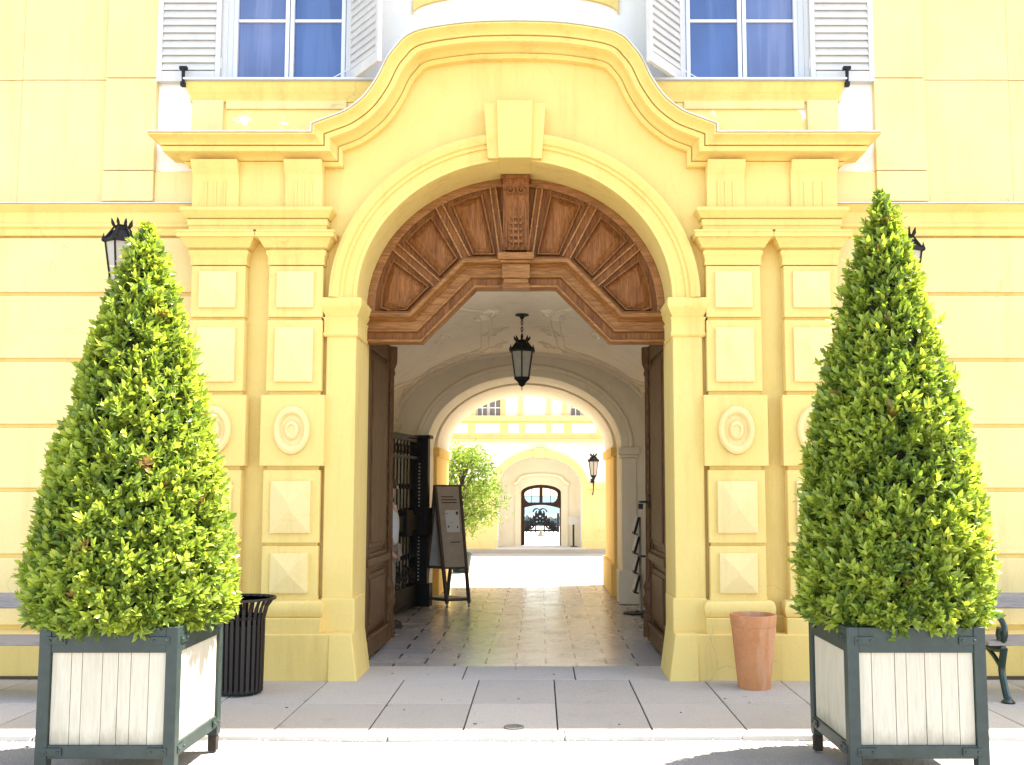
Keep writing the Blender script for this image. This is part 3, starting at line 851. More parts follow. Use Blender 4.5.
# masonry above the door recess, and the passage shell
mb = MB()
for s in (-1, 1):
    a, b_ = sorted((s*(A_in+.14), s*(HP+.5))); mb.box(a, b_, YB-.05, YB+.02, -.1, ZC+.2)
mb.box(-HP-.4, HP+.4, YB-.04, YB+.0, o2[1]+.35, ZC+.6)
mb.build('inner_jamb', VAULT, palace)
mb = MB()
for s in (-1, 1):
    a, b_ = sorted((s*HP, s*(HP+.3))); mb.box(a, b_, YB+.05, Y1, -.1, ZV+.02)
    a, b_ = sorted((s*(HP-.10), s*(HP+.05))); mb.box(a, b_, Y1-1.9, Y1-1.5, 0, ZV-.1)
    a, b_ = sorted((s*(HP-.04), s*(HP+.05))); mb.box(a, b_, YB+.1, Y1, 0, .28)
mb.build('passage_wall', VAULT, palace, bevel=.01)
mb = MB()
pr = [(-.02, ZV-.12), (.02, ZV-.12), (.03, ZV-.08), (.06, ZV-.05), (.07, ZV-.01), (-.02, ZV)]
mb.sweep([(-HP, YB+.06), (-HP, Y1-.01)], pr, 'plan', 1); mb.mirror(); mb.build('passage_cornice', VAULT, palace)
# vault: barrel with a groin rising over each side
def vz(x, y):
    base = ZV + (ZC-ZV)*math.sqrt(max(0, 1-(x/HP)**2))
    return base
NX, NY = 48, 40; v = []; f = []
for j in range(NY+1):
    y = YB+.05 + (Y1-YB-.05)*j/NY
    for i in range(NX+1):
        t = PI*i/NX; x = -HP*math.cos(t)
        v.append((x, y, vz(x, y)))
for j in range(NY):
    for i in range(NX): a = j*(NX+1)+i; f.append((a, a+1, a+NX+2, a+NX+1))
mb = MB(); mb.add(v, f)
mb.add([(-HP-.3, YB, ZC+.12), (HP+.3, YB, ZC+.12), (HP+.3, Y1, ZC+.12), (-HP-.3, Y1, ZC+.12)], [(0,1,2,3)])
mb.build('vault', VAULT, palace, smooth=True)
# stucco relief on the vault
def on_vault(u, y, d=.006):
    t = PI/2 + u; return Vector((-HP*math.cos(t)*.997, y, ZV+(ZC-ZV)*math.sin(t)-d))
mb = MB()
for y, uu, r_ in ((Y1-.16, 1.5, .028), (Y1-.30, 1.5, .012)):
    mb.tube([on_vault(-uu+2*uu*i/60, y) for i in range(61)], r_, 6)
for s in (-1, 1):
    for k, (ua, ub, ya, yb) in enumerate(((.20, 1.25, 1.0, Y1-.55), (.26, 1.18, 1.15, Y1-.72))):
        pts = []
        for i in range(61):
            a = 2*PI*i/60; ca, sa = math.cos(a), math.sin(a)
            q = lambda w_: math.copysign(abs(w_)**.62, w_)
            wob = 1+.05*math.sin(6*a)
            pts.append(on_vault(s*((ua+ub)/2+(ub-ua)/2*q(ca)*wob), (ya+yb)/2+(yb-ya)/2*q(sa)*wob))
        mb.tube(pts, .016 if k == 0 else .009, 5)
    rng = random.Random(5)
    for cu, cy in ((.16, 2.0), (.16, 3.2), (.14, 4.3), (.75, Y1-.46), (.35, Y1-.46), (1.1, Y1-.46), (.5, 2.9)):
        for q in range(4):
            r0 = rng.uniform(.07, .14); sg = rng.choice((-1, 1)); ph = rng.uniform(0, 6)
            pts = [on_vault(s*(cu+(r0*(1-i/22*.8)*math.cos(sg*i/22*8+ph)+q*.04)/1.8), cy+r0*(1-i/22*.8)*math.sin(sg*i/22*8+ph)+(q-1.5)*.12, .004) for i in range(23)]
            mb.tube(pts, [.014*(1-.5*i/22) for i in range(23)], 5)
mb.build('stucco_relief', VAULT, palace, smooth=True)

# ---- inner block with the rear arch
AF = xo(98.5*1.0, 440, Y1); AF = 98.5*14.0/960; AR = 83.5*16.67/960+.01
ZI = zt(447, Y1); ZF = zt(376, Y1); ZR = zt(396, Y2); 
mb = MB()
a1 = arc(AF, ZF-ZI, ZI, 40)
for s in (1, -1):
    pts = [(-XWH, -.2), (-AF, -.2)] + a1[:21] + [(0, EAVE-.01), (-XWH, EAVE-.01)]
    mb.prism([(s*x, z) for x, z in pts], Y1, Y2)
mb.build('inner_block', CREAM, palace)
mb = MB()
mb.sweep([(-AF, ZI)]+a1[1:-1]+[(AF, ZI)], [(0, Y1+.02), (0, Y1-.03), (.03, Y1-.045), (.10, Y1-.045), (.115, Y1-.06), (.16, Y1-.06), (.18, Y1-.04), (.18, Y1+.02)], 'xz', -1)
mb.prism([(-.09, ZF-.01), (.09, ZF-.01), (.11, ZF+.19), (-.11, ZF+.19)], Y1-.09, Y1+.1)
mb.build('rear_archivolt', CREAM, palace, smooth=True)
mb = MB()
for s in (-1, 1):
    a, b_ = sorted((s*(AF-.004), s*(AF+.22))); mb.box(a, b_, Y1-.05, Y1+.3, 0, ZI-.16)
    a, b_ = sorted((s*(AF-.06), s*(AF+.27))); mb.box(a, b_, Y1-.10, Y1+.33, 0, .48)
    a, b_ = sorted((s*(AF-.025), s*(AF+.24))); mb.box(a, b_, Y1-.075, Y1+.31, ZI-.16, ZI-.11)
    a, b_ = sorted((s*(AF-.045), s*(AF+.26))); mb.box(a, b_, Y1-.10, Y1+.33, ZI-.11, ZI-.004)
mb.build('rear_pier', CREAM, palace, bevel=.012)
mb = MB()
ZI2 = zt(452, Y2)
for s in (-1, 1):
    a, b_ = sorted((s*(AF-.05), s*(AF+.3))); mb.box(a, b_, Y1+.9, Y2+.06, 0, ZI2-.14)
    a, b_ = sorted((s*(AF-.10), s*(AF+.3))); mb.box(a, b_, Y1+.86, Y2+.12, 0, .5)
    a, b_ = sorted((s*(AF-.09), s*(AF+.3))); mb.box(a, b_, Y1+.87, Y2+.11, ZI2-.14, ZI2)
mb.build('yellow_pier', YELT, palace, bevel=.012)
mb = MB()
mb.sweep([(-AF+.05, ZI2)]+arc(AF-.05, ZR-ZI2, ZI2, 40)[1:-1]+[(AF-.05, ZI2)], [(0, Y1+.95), (0, Y2+.05), (.24, Y2+.05), (.24, Y1+.95)], 'xz', -1)
mb.build('courtyard_arch', CREAM, palace, smooth=True)

# ================================================================== GROUND
def sheet(name, x0, x1, y0, y1, z, m):
    return struct(MB().box(x0, x1, y0, y1, z-.08, z).build(name, m))
TH = .43
JX = P(554, 679, CAM.y+gd(679)).x; SP = 74.6*(gd(679)*math.cos(TILT)-1.65*math.sin(TILT))/F
mb = MB(); rng = random.Random(3)
yr = [CAM.y+gd(730.5), CAM.y+gd(703.7), CAM.y+gd(679.3)]; TH = CAM.y+gd(666)
def gridrow(y0, y1, x0, sp, lo, hi, g=.0055):
    k = math.floor((lo-x0)/sp)
    while x0+k*sp < hi:
        a = x0+k*sp; dzv = rng.uniform(-.0015, .0015)
        mb.box(a+g, a+sp-g, y0+g*.5, y1-g*.5, -.07, 0+dzv); k += 1
gridrow(yr[0], yr[1], JX, SP, -13.5, 13.5); gridrow(yr[1], yr[2], JX, SP, -13.5, 13.5)
gridrow(yr[2], TH, P(465, 672, CAM.y+gd(672)).x, SP*1.52, -A_in-.35, A_in+.1)
struct(mb.build('pavement', SLAB, bevel=.004))
struct(MB().box(-14, 14, yr[0]-.003, .6, -.2, -.012).build('pavement_bed', JOINT))
mb = MB(); k = -14.0
while k < 14: mb.box(k+.003, k+1.197, yr[0]-.125, yr[0]-.004, -.2, .004+rng.uniform(-.002, .002)); k += 1.2
struct(mb.build('kerb', KERB, bevel=.012))
# passage floor
mb = MB(); mb.box(-HP-.02, HP+.02, TH, Y2+.1, -.1, -.004); struct(mb.build('passage_floor', TILE))
# forecourt: gently uneven gravel
v = []; f = []; nx, ny = 70, 50; rng = random.Random(9)
from mathutils import noise as mnoise
for j in range(ny+1):
    y = yr[0] - .115 - 26*(j/ny)**1.8
    for i in range(nx+1):
        x = -16+32*i/nx; v.append((x, y, -.03+.012*mnoise.noise(Vector((x*1.7, y*1.7, 0)))-.012*(j > 0)))
for j in range(ny):
    for i in range(nx): a = j*(nx+1)+i; f.append((a, a+1, a+nx+2, a+nx+1))
mb = MB(); mb.add(v, f); struct(mb.build('forecourt', GRAVEL, smooth=True))
YFW = CAM.y + 25.9
sheet('courtyard', -16, 16, Y2+.1, YFW-.4, -.006, COURT)
# scattered crumbs of grit along the kerb
mb = MB()
for _ in range(420):
    x = rng.uniform(-5, 5); y = yr[0]-.135-abs(rng.gauss(0, .10)); r_ = rng.uniform(.003, .007)
    mb.lathe([(r_*.6, -.003), (r_, .003), (r_*.5, r_)], (x, y, -.03), 5, rng.uniform(.7, 1.3), 1)
gr = mb.build('grit', STONE); gr['kind'] = 'stuff'
mb = MB()
for _ in range(26):
    x = rng.uniform(-3, 3); y = rng.uniform(yr[0]+.05, .3); r_ = rng.uniform(.005, .012)
    a = rng.uniform(0, 6); M = Matrix.Rotation(a, 3, 'Z')
    mb.obox((x, y, .004), (r_, r_*.5, .002), M)
lt = mb.build('leaf_litter', BARK); lt['kind'] = 'stuff'

# ================================================================== FAR WING ACROSS THE COURTYARD
Yf = YFW
fw = thing('palace_wing', 'far pale yellow courtyard wing with arched recess and dark open door, behind the passage', 'palace wing', (0, Yf, 0))
def Q(px, py, dy=0):
    q = P(px, py, Yf+dy); return q.x, q.z
XA = Q(539.5, 500)[0]; RA = (Q(581, 480)[0]-Q(498, 480)[0])/2
zi = Q(540, 487)[1]; zcr = Q(540, 457)[1]
XL, XR = -13.0, 13.5; ZTOP = 9.0
def lm(m, name, mat_, par=None, **k):
    o = m.build(name, mat_, None, **k); o.data.transform(Matrix.Translation((0, -Yf, 0))); o.parent = par or fw; return o
mb = MB(); a1 = [(XA+x, z) for x, z in arc(RA, zcr-zi, zi, 32)]
mb.prism([(XL, -.1), (XA-RA, -.1)] + a1[:17] + [(XA, ZTOP), (XL, ZTOP)], Yf, Yf+.9)
mb.prism([(XR, -.1), (XA+RA, -.1)] + list(reversed(a1[16:])) + [(XA, ZTOP), (XR, ZTOP)], Yf, Yf+.9)
lm(mb, 'wall', WHITE)
yt = Yf-.04
mb = MB()
for a, b_ in ((XL, XA-RA-.02), (XA+RA+.02, XR)):
    mb.box(a, b_, yt-.02, Yf+.1, Q(0, 541)[1], Q(0, 489)[1])
lm(mb, 'yellow_wall', YELP)
mb = MB()
for a, b_ in ((XL, XA-RA), (XA+RA, XR)):
    mb.box(a, b_, yt-.08, Yf+.1, -.05, Q(0, 540)[1]); mb.box(a, b_, yt-.06, Yf+.1, Q(0, 489)[1], Q(0, 483)[1])
mb.sweep([(XA-RA, zi)]+[(x, z) for x, z in a1[1:-1]]+[(XA+RA, zi)], [(0, yt-.02), (.06, yt-.03), (.17, yt-.05), (.19, yt-.05), (.19, Yf+.05), (0, Yf+.05)], 'xz', -1)
kx0, kx1 = Q(534, 455)[0], Q(545, 455)[0]
mb.box(kx0, kx1, yt-.09, Yf+.05, Q(0, 458)[1], Q(0, 448)[1])
mb.box(XL, XR, yt-.16, Yf+.05, Q(0, 442)[1], Q(0, 439.5)[1]); mb.box(XL, XR, yt-.06, Yf+.05, Q(0, 439.5)[1], Q(0, 436.5)[1])
mb.box(XL, XR, yt-.13, Yf+.05, Q(0, 421.5)[1], Q(0, 416)[1])
lm(mb, 'mouldings', YELP, bevel=.01)
mb = MB(); z0, z1 = Q(0, 436.4)[1], Q(0, 421.6)[1]
mb.box(XL, XR, yt, Yf+.05, z0, z1)
for px in (475, 504, 522, 550, 566, 586, 612, 456, 436, 632):
    x = Q(px-3.5, 400)[0]; x2 = Q(px+1, 400)[0]
    mb.box(x, x2, yt-.03, Yf+.05, Q(0, 416)[1], ZTOP-.4)
lm(mb, 'yellow_frieze', YELP)
mb = MB()
for a, b_ in ((451, 468), (475, 500), (508.5, 519), (525.5, 546), (551, 564), (572, 596), (602, 624)):
    mb.box(Q(a, 428)[0], Q(b_, 428)[0], yt-.02, Yf, Q(0, 433)[1], Q(0, 423.5)[1])
lm(mb, 'white_panel', WHITE, bevel=.01)
for a, b_ in ((478, 487), (490, 501), (571, 580), (583, 592)):
    x, x2 = Q(a, 410)[0], Q(b_, 410)[0]; zz0 = Q(0, 415.8)[1]
    m = MB(); pts = [(x, zz0), (x2, zz0)] + [((x+x2)/2+(x2-x)/2*math.cos(PI*i/10), zz0+.40+.14*math.sin(PI*i/10)) for i in range(11)]
    m.prism(pts, yt-.012, Yf+.02); wo = lm(m, 'window', GREYW)
    m = MB(); m.box((x+x2)/2-.012, (x+x2)/2+.012, yt-.03, yt-.01, zz0, zz0+.5); m.box(x, x2, yt-.028, yt-.014, zz0+.2, zz0+.225)
    o = m.build('frame', FRAME, None); o.data.transform(Matrix.Translation((0, -Yf, 0))); o.parent = wo
# recess with its step and inner frame
dx0, dx1 = Q(521, 520, .9)[0], Q(561, 520, .9)[0]; zst = Q(540, 546.5, .6)[1]
zdt = Q(540, 484, .9)[1]; zl = Q(540, 505, .9)[1]
mb = MB(); ins = arc((dx1-dx0)/2+.001, .22, zdt-.24, 16); xm = (dx0+dx1)/2
hw_ = (dx1-dx0)/2
for s in (1, -1):
    half_ = [(s*(x), z) for x, z in ins[:9]]
    pts = [(s*-(RA+.4), -.1), (s*-hw_, -.1)] + half_ + [(0, zcr+.5), (s*-(RA+.4), zcr+.5)]
    mb.prism([(x+xm, z) for x, z in pts], Yf+.9, Yf+1.25)
lm(mb, 'recess_wall', CREAM)
mb = MB(); f0, f1 = Q(515, 520, .85)[0], Q(568, 520, .85)[0]
mb.box(f0, dx0-.02, Yf+.86, Yf+.95, zst, zdt-.05); mb.box(dx1+.02, f1, Yf+.86, Yf+.95, zst, zdt-.05)
mb.sweep([(f0, zdt-.05), (dx0, zdt+.10)] + [(xm-(hw_)*math.cos(PI*i/10), zdt+.12+.10*math.sin(PI*i/10)) for i in range(11)] + [(dx1, zdt+.10), (f1, zdt-.05)], [(0, Yf+.95), (0, Yf+.82), (.07, Yf+.80), (.07, Yf+.95)], 'xz', -1)
lm(mb, 'door_surround', CREAM)
mb = MB(); mb.box(XA-RA-.12, XA+RA+.12, Yf-.32, Yf+1.4, -.1, zst); lm(mb, 'step', STONE, bevel=.01)
# dark door with two-light transom
mb = MB(); t = .09
yd = Yf+.98
top = arc(hw_, .22, zdt-.24, 20); top_i = arc(hw_-t, .17, zdt-.28, 20)
v = []; k = len(top)
for (x, z) in top: v += [(x+xm, yd, z), (x+xm, yd+.1, z)]
for (x, z) in top_i: v += [(x+xm, yd, z), (x+xm, yd+.1, z)]
f = []
for i in range(k-1):
    a = 2*i; b_ = 2*k+2*i
    f += [(a, a+2, b_+2, b_), (a+1, b_+1, b_+3, a+3), (b_, b_+2, b_+3, b_+1)]
mb.add(v, f)
zlow_ = zl+.02
for s in (-1, 1):
    xe = xm+s*(hw_-t/2)
    mb.prism([(xe-t*.6, zlow_), (xe+t*.6, zlow_), (xe+t*.55, zdt-.24), (xe-t*.55, zdt-.24)], yd, yd+.1)
    q = xm+s*hw_; mb.box(min(q, q+s*.06), max(q, q+s*.06), yd-.03, yd+.1, zlow_+.04, zlow_+.26)
    # curved lower shoulders of the two lights
    mb.prism([(xm+s*(hw_-t), zlow_+.03), (xm+s*(hw_-t), zlow_+.20), (xm+s*(hw_-t-.05), zlow_+.10), (xm+s*(hw_-t-.13), zlow_+.04)], yd+.002, yd+.098)
mb.box(xm-.045, xm+.045, yd-.02, yd+.1, zlow_, zdt-.1)
bar = [(xm-hw_+hw_*2*i/16, zl-.10+.10*math.sin(PI*i/16)) for i in range(17)]
mb.prism(bar+[(xm+hw_, zlow_+.05), (xm-hw_, zlow_+.05)], yd-.012, yd+.102)
dr_ = lm(mb, 'door_transom', WOODDARK)
m = MB()
for s in (-1, 1):
    xq = xm+s*(hw_*.48); m.box(xq-.008, xq+.008, yd+.04, yd+.055, zlow_+.03, zdt-.12); m.box(xm+s*.04 if s > 0 else xm-hw_+t, xm+hw_-t if s > 0 else xm-.04, yd+.042, yd+.053, zlow_+.2, zlow_+.215)
o = m.build('glazing_bar', WOODDARK, None); o.data.transform(Matrix.Translation((0, -Yf, 0))); o.parent = dr_
for s in (-1, 1):
    m = MB(); a, b_ = sorted((xm+s*(hw_-.03), xm+s*(hw_+.02) if s > 0 else xm+s*(hw_+.03)))
    m.box(a, b_, yd-.0, yd+.85 if s < 0 else yd+.3, zst+.01, zl); 
    if s < 0: m.box(a, b_+.07, yd-.02, yd+.06, zst+.01, zl)
    lm(m, 'open_door_leaf', WOODDARK)
mb = MB(); mb.prism([(Yf-.4, ZTOP+.003), (Yf+.7, ZTOP+1.0), (Yf+1.7, ZTOP+.003)], XL-.2, XR+.2, 'x'); lm(mb, 'roof', ROOF)

# ---- landscape beyond the wing
zg = zst-.02
struct(MB().box(-18, 18, Yf-.45, Yf+16, -.3, zg).build('garden_path', COURT))
LAWN = simple('lawn', (.10,.16,.05), .95, 0, .3, .05)
HILL = simple('hazy_wooded_hills', (.055,.10,.12), .95, 0, .35, .02)  # bluish tone stands for the haze over the hills
PLAIN = simple('hazy_plain', (.14,.18,.15), .95, 0, .3, .004)  # muted tone stands for haze over the plain
v = []; f = []; n = 60
prof = [(Yf+16, zg-.15), (Yf+30, -2.5), (Yf+60, -9), (Yf+300, -22), (Yf+1500, -38), (Yf+7000, -40)]
m = MB()
for y, z in prof:
    hw2 = 20+abs(y)*.9; v += [(-hw2, y, z), (hw2, y, z)]
m.add(v, [(2*i, 2*i+1, 2*i+3, 2*i+2) for i in range(len(prof)-1)]); struct(m.build('terrain', PLAIN))
v = []; f = []; rng = random.Random(12); nx = 90; ny = 8
for j in range(ny+1):
    for i in range(nx+1):
        x = -1500+3000*i/nx; y = 1500+900*j/ny
        h = 40*math.sin(PI*j/ny)*(.55+.5*mnoise.noise(Vector((x*.004, j*.35, 2))))
        v.append((x, y, -42+max(h, -2)))
for j in range(ny):
    for i in range(nx): a = j*(nx+1)+i; f.append((a, a+1, a+nx+2, a+nx+1))
m = MB(); m.add(v, f); struct(m.build('hills', HILL, smooth=True))
# a belt of distant woodland, blue haze put into its colour
rng = random.Random(8); m = MB()
for _ in range(900):
    y = rng.uniform(300, 620); x = rng.uniform(-.12, .14)*y; r_ = rng.uniform(3, 7)
    zb0 = -22-(y-Yf-300)*.0133
    c = Vector((x, y, zb0+r_*.8))
    for _k in range(5):
        M = Matrix.Rotation(rng.uniform(0, 6), 3, Vector((rng.random(), rng.random(), rng.random()+.1)).normalized())
        cc = c+Vector((rng.gauss(0, r_*.4), rng.gauss(0, r_*.4), rng.gauss(0, r_*.35))); q = r_*rng.uniform(.3, .6)
        m.add([cc+M @ Vector(p)*q for p in ((1,0,-.5), (-.5,.87,-.5), (-.5,-.87,-.5), (0,0,1))], [(0,1,2), (0,1,3), (1,2,3), (2,0,3)])
fo = m.build('distant_woods', simple('hazy_foliage', (.035,.065,.07), .95, 0, .4, .1)); fo['kind'] = 'stuff'

# ================================================================== TOPIARY
def foliage_mesh(name, seed, H, rad, nshoot, leafL, lump=.05):
    rng = np.random.default_rng(seed)
    V = []; Fc = []; T = []
    ts = np.linspace(0, 1, 200); rr = np.array([rad(t) for t in ts]); cdf = np.cumsum(rr+.02); cdf /= cdf[-1]
    for s in range(nshoot+60):
        t = float(np.interp(rng.random(), cdf, ts)) if s < nshoot else float(rng.uniform(.93, 1.0)); a = rng.random()*2*PI
        lum = mnoise.noise(Vector((math.cos(a)*2.2, math.sin(a)*2.2, t*H*2.6+seed*7)))
        lum2 = mnoise.noise(Vector((math.cos(a)*6, math.sin(a)*6, t*H*7+seed*3)))
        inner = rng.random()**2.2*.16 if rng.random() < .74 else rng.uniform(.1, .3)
        stick = rng.random() < .03
        r = max(rad(t)*(1+lump*1.3*lum)+.035*lum2-inner + (.05 if stick else 0), .004)
        slope = (rad(min(t+.02, 1))-rad(max(t-.02, 0)))/(H*(min(t+.02, 1)-max(t-.02, 0)))
        nrm = Vector((math.cos(a), math.sin(a), -slope)).normalized()
        d = (nrm*.8 + Vector((0, 0, .55)) + Vector(rng.normal(0, .32, 3))).normalized()
        c = Vector((r*math.cos(a), r*math.sin(a), t*H))
        up = Vector((0, 0, 1)) if abs(d.z) < .9 else Vector((1, 0, 0))
        x = d.cross(up).normalized(); y = x.cross(d)
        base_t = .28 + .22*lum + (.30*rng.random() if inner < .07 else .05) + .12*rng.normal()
        dead = rng.random() < .005
        nl = int(rng.integers(6, 10)); ph = rng.random()*6.28
        for k in range(nl):
            az = ph + k*2.4; spread = (.28+.95*k/nl)*rng.uniform(.85, 1.2)
            ld = (d*math.cos(spread) + (x*math.cos(az)+y*math.sin(az))*math.sin(spread)).normalized()
            side = ld.cross(d); 
            if side.length < .05: side = x
            side = side.normalized(); nn = side.cross(ld).normalized()
            Lf = leafL*rng.uniform(.65, 1.25); wd = Lf*rng.uniform(.175, .245); o = c - d*(.018*k*.5) 
            curl = rng.uniform(-.05, .22)*Lf
            b0 = len(V); fold = .28*wd
            p1 = o+ld*Lf*.33; p2 = o+ld*Lf*.70 - nn*curl*.35
            V += [tuple(o), tuple(p1+side*wd+nn*fold), tuple(p1), tuple(p1-side*wd+nn*fold), tuple(p2+side*wd*.82+nn*fold*.8), tuple(p2), tuple(p2-side*wd*.82+nn*fold*.8), tuple(o+ld*Lf-nn*curl)]
            Fc += [(b0, b0+2, b0+1), (b0, b0+3, b0+2), (b0+1, b0+2, b0+5, b0+4), (b0+2, b0+3, b0+6, b0+5), (b0+4, b0+5, b0+7), (b0+5, b0+6, b0+7)]
            tv = min(max(base_t + rng.normal(0, .10) - .02*k, .03), 1)
            if dead: tv = 0
            T += [tv]*8
    me = bpy.data.meshes.new(name); me.from_pydata(V, [], Fc)
    at_ = me.attributes.new('tint', 'FLOAT', 'POINT'); at_.data.foreach_set('value', T)
    for p in me.polygons: p.use_smooth = True
    return me
def profile_from(pts):
    tt = [p[0] for p in pts]; ww_ = [p[1] for p in pts]
    return lambda t: float(np.interp(t, tt, ww_))
def topiary(label, cx, cy, zbase, H, pts, seed, nshoot=9600):
    rad = profile_from(pts)
    tr_ = thing('topiary_tree', label, 'topiary tree', (cx, cy, zbase-.25), 0, 'clipped cone trees beside the gateway')
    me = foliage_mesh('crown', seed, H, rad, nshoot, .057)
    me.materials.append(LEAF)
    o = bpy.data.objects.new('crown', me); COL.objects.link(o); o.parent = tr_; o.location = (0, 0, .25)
    # inner twigs, then a ragged dark core standing for deep shade
    m = MB(); rg = random.Random(seed)
    m.tube([(0, 0, -.1), (.01, 0, .35), (-.01, .01, 1.2), (0, 0, H*.85)], [.045, .04, .03, .01], 8)
    for k in range(60):
        z = rg.uniform(.02, .93); a = rg.uniform(0, 6.28); q = rad(z)*.72
        m.tube([(0, 0, z*H+.16), (q*.5*math.cos(a), q*.5*math.sin(a), z*H+.22), (q*math.cos(a), q*math.sin(a), z*H+.27)], [.012, .008, .003], 4)
    m.build('trunk', BARK, tr_)
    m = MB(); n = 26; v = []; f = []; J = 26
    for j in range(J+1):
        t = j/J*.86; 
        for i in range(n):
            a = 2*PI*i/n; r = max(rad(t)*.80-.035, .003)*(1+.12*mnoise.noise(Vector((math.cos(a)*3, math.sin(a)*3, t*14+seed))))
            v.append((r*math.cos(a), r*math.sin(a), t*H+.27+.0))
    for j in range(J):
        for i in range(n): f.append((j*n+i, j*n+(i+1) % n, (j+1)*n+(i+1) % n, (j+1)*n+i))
    f.append(tuple(range(n))); m.add(v, f); m.build('shaded_core', CORE, tr_)
    return tr_
YT = CAM.y+6.09; S = (YT-CAM.y)/F
zbot = .84
xl = P(137, 500, YT).x; xrr = P(890, 500, YT).x
Hl = zt(228, YT)-zbot; Hr = zt(194, YT)-zbot
def prof_px(top, rows_, bottom=640):
    out = []
    for y, w_ in rows_: out.append(((bottom-y)/(bottom-top), w_*S/2-.086))
    out.sort(); return [(0, out[0][1]*.9), (.03, out[0][1])] + [q for q in out if q[0] > .03]
topiary('shorter clipped cone tree in the white planter beside the black litter bin', xl, YT, zbot, Hl,
        prof_px(228, [(605, 217), (570, 211), (520, 196), (470, 175), (400, 140), (340, 110), (300, 88), (265, 66), (245, 50), (226, 26)]), 11)
topiary('taller, more pointed clipped cone tree in the white planter beside the terracotta pot', xrr, YT, zbot, Hr,
        prof_px(194, [(620, 205), (580, 204), (540, 198), (480, 180), (432, 166), (380, 138), (320, 108), (280, 90), (240, 68), (215, 46), (194, 24)]), 23)

# ================================================================== PLANTERS
def planter(label, cx, cy):
    p = thing('planter_box', label, 'planter', (cx, cy, -.03), 0, 'white planter boxes with green metal corners')
    W = .40; zb_, zt_ = .15, .89; pw = .055
    for sx in (-1, 1):
        for sy in (-1, 1):
            m = MB(); a, b_ = sorted((sx*(W-pw*1.25), sx*W)); c, d = sorted((sy*(W-pw*1.25), sy*W))
            m.box(a, b_, c, d, .10, zt_); 
            m.build('corner_post', GREENP, p, bevel=.004)
            m = MB(); a, b_ = sorted((sx*(W-.062), sx*(W-.006))); c, d = sorted((sy*(W-.062), sy*(W-.006))); m.box(a, b_, c, d, 0, .10)
            m.build('foot', SOIL, p, bevel=.006)
    rng_ = random.Random(int(cx*100))
    for k, ang in enumerate((0, PI/2, PI, -PI/2)):
        M = Matrix.Rotation(ang, 3, 'Z')
        def loc(m):
            m.v = [tuple(M @ Vector(q)) for q in m.v]; return m
        e = W-pw*1.25-.0005
        m = MB(); m.box(-e, e, -W+.004, -W+.05, zt_-.145, zt_-.001); loc(m).build('top_rail', GREENP, p, bevel=.003)
        m = MB(); m.box(-e, e, -W+.004, -W+.05, zb_, zb_+.075); loc(m).build('bottom_rail', GREENP, p, bevel=.003)
        m = MB(); 
        xs_ = [-e]
        n = rng_.choice((6, 7, 7))
        for i in range(n-1): xs_.append(-e+2*e*(i+1)/n+rng_.uniform(-.022, .022))
        xs_.append(e)
        for i in range(n): 
            yy = -W+.018+rng_.uniform(0, .004)
            m.box(xs_[i]+.0015, xs_[i+1]-.0015, yy, yy+.02, zb_+.07, zt_-.14)
        loc(m).build('plank_panel', PLANK, p, bevel=.002)
        m = MB()
        for sx in (-1, 1):
            for zq in (zt_-.075, zb_+.04):
                m.box(sx*(W-.10)-.055, sx*(W-.10)+.055, -W-.006, -W+.001, zq-.022, zq+.022)
                for q in (-.035, .035): m.lathe([(.009, -.004), (.009, -.010), (.005, -.013)], (sx*(W-.10)+q, -W, zq), 8, 1, 1, 'y')
        loc(m).build('corner_strap', GREENP, p, bevel=.002)
    m = MB(); m.box(-W+.06, W-.06, -W+.06, W-.06, .14, .18); m.build('base_board', PLANK, p)
    m = MB(); nn = 14; v = []; f = []
    for j in range(nn+1):
        for i in range(nn+1):
            x = (-1+2*i/nn)*(W-.052); y = (-1+2*j/nn)*(W-.052); v.append((x, y, zt_-.10+.02*mnoise.noise(Vector((x*9+cx, y*9, 0)))))
    for j in range(nn):
        for i in range(nn): a = j*(nn+1)+i; f.append((a, a+1, a+nn+2, a+nn+1))
    m.add(v, f); m.build('soil', SOIL, p)
    return p
dP = CAM.y+5.63+.40
xpl = P(176, 700, dP-.4).x - .40; xpr = P(848.5, 700, dP-.4).x + .40
planter('white plank planter with green metal frame holding the shorter tree beside the litter bin', xpl, dP)
planter('white plank planter with green metal frame holding the taller tree beside the terracotta pot', xpr, dP)

# ================================================================== LITTER BIN
by_ = CAM.y+gd(698)+.18; bx_ = P(240, 690, by_).x
hb = zt(597, by_)
rb = .185
bn = thing('litter_bin', 'black slatted metal litter bin with a flared rim beside the left planter', 'litter bin', (bx_, by_, 0))
m = MB(); m.lathe([(rb-.03, .02), (rb-.03, hb-.22), (rb-.045, hb-.22), (rb-.045, .04)], (0,0,0), 28); m.build('liner', IRON, bn, smooth=True)
m = MB(); ns = 26
for i in range(ns):
    a = 2*PI*i/ns; ca, sa = math.cos(a), math.sin(a)
    pts = [(rb-.004, .03), (rb, hb*.5), (rb+.002, hb-.17), (rb+.025, hb-.08), (rb+.075, hb-.01)]
    v = []
    for r_, z in pts:
        wv = .0135
        for dr, dw in ((0, -wv), (0, wv), (-.007, wv), (-.007, -wv)):
            v.append(((r_+dr)*ca-dw*sa, (r_+dr)*sa+dw*ca, z))
    f = [(4*j+q, 4*j+(q+1) % 4, 4*j+4+(q+1) % 4, 4*j+4+q) for j in range(4) for q in range(4)] + [(0,1,2,3), (16,17,18,19)]
    m.add(v, f)
m.build('slats', BROWNM, bn)
def ring(m, r_, z, w_=.006, h=.02, n=40):
    m.lathe([(r_-w_, z), (r_+w_, z), (r_+w_, z+h), (r_-w_, z+h), (r_-w_, z)], (0,0,0), n)
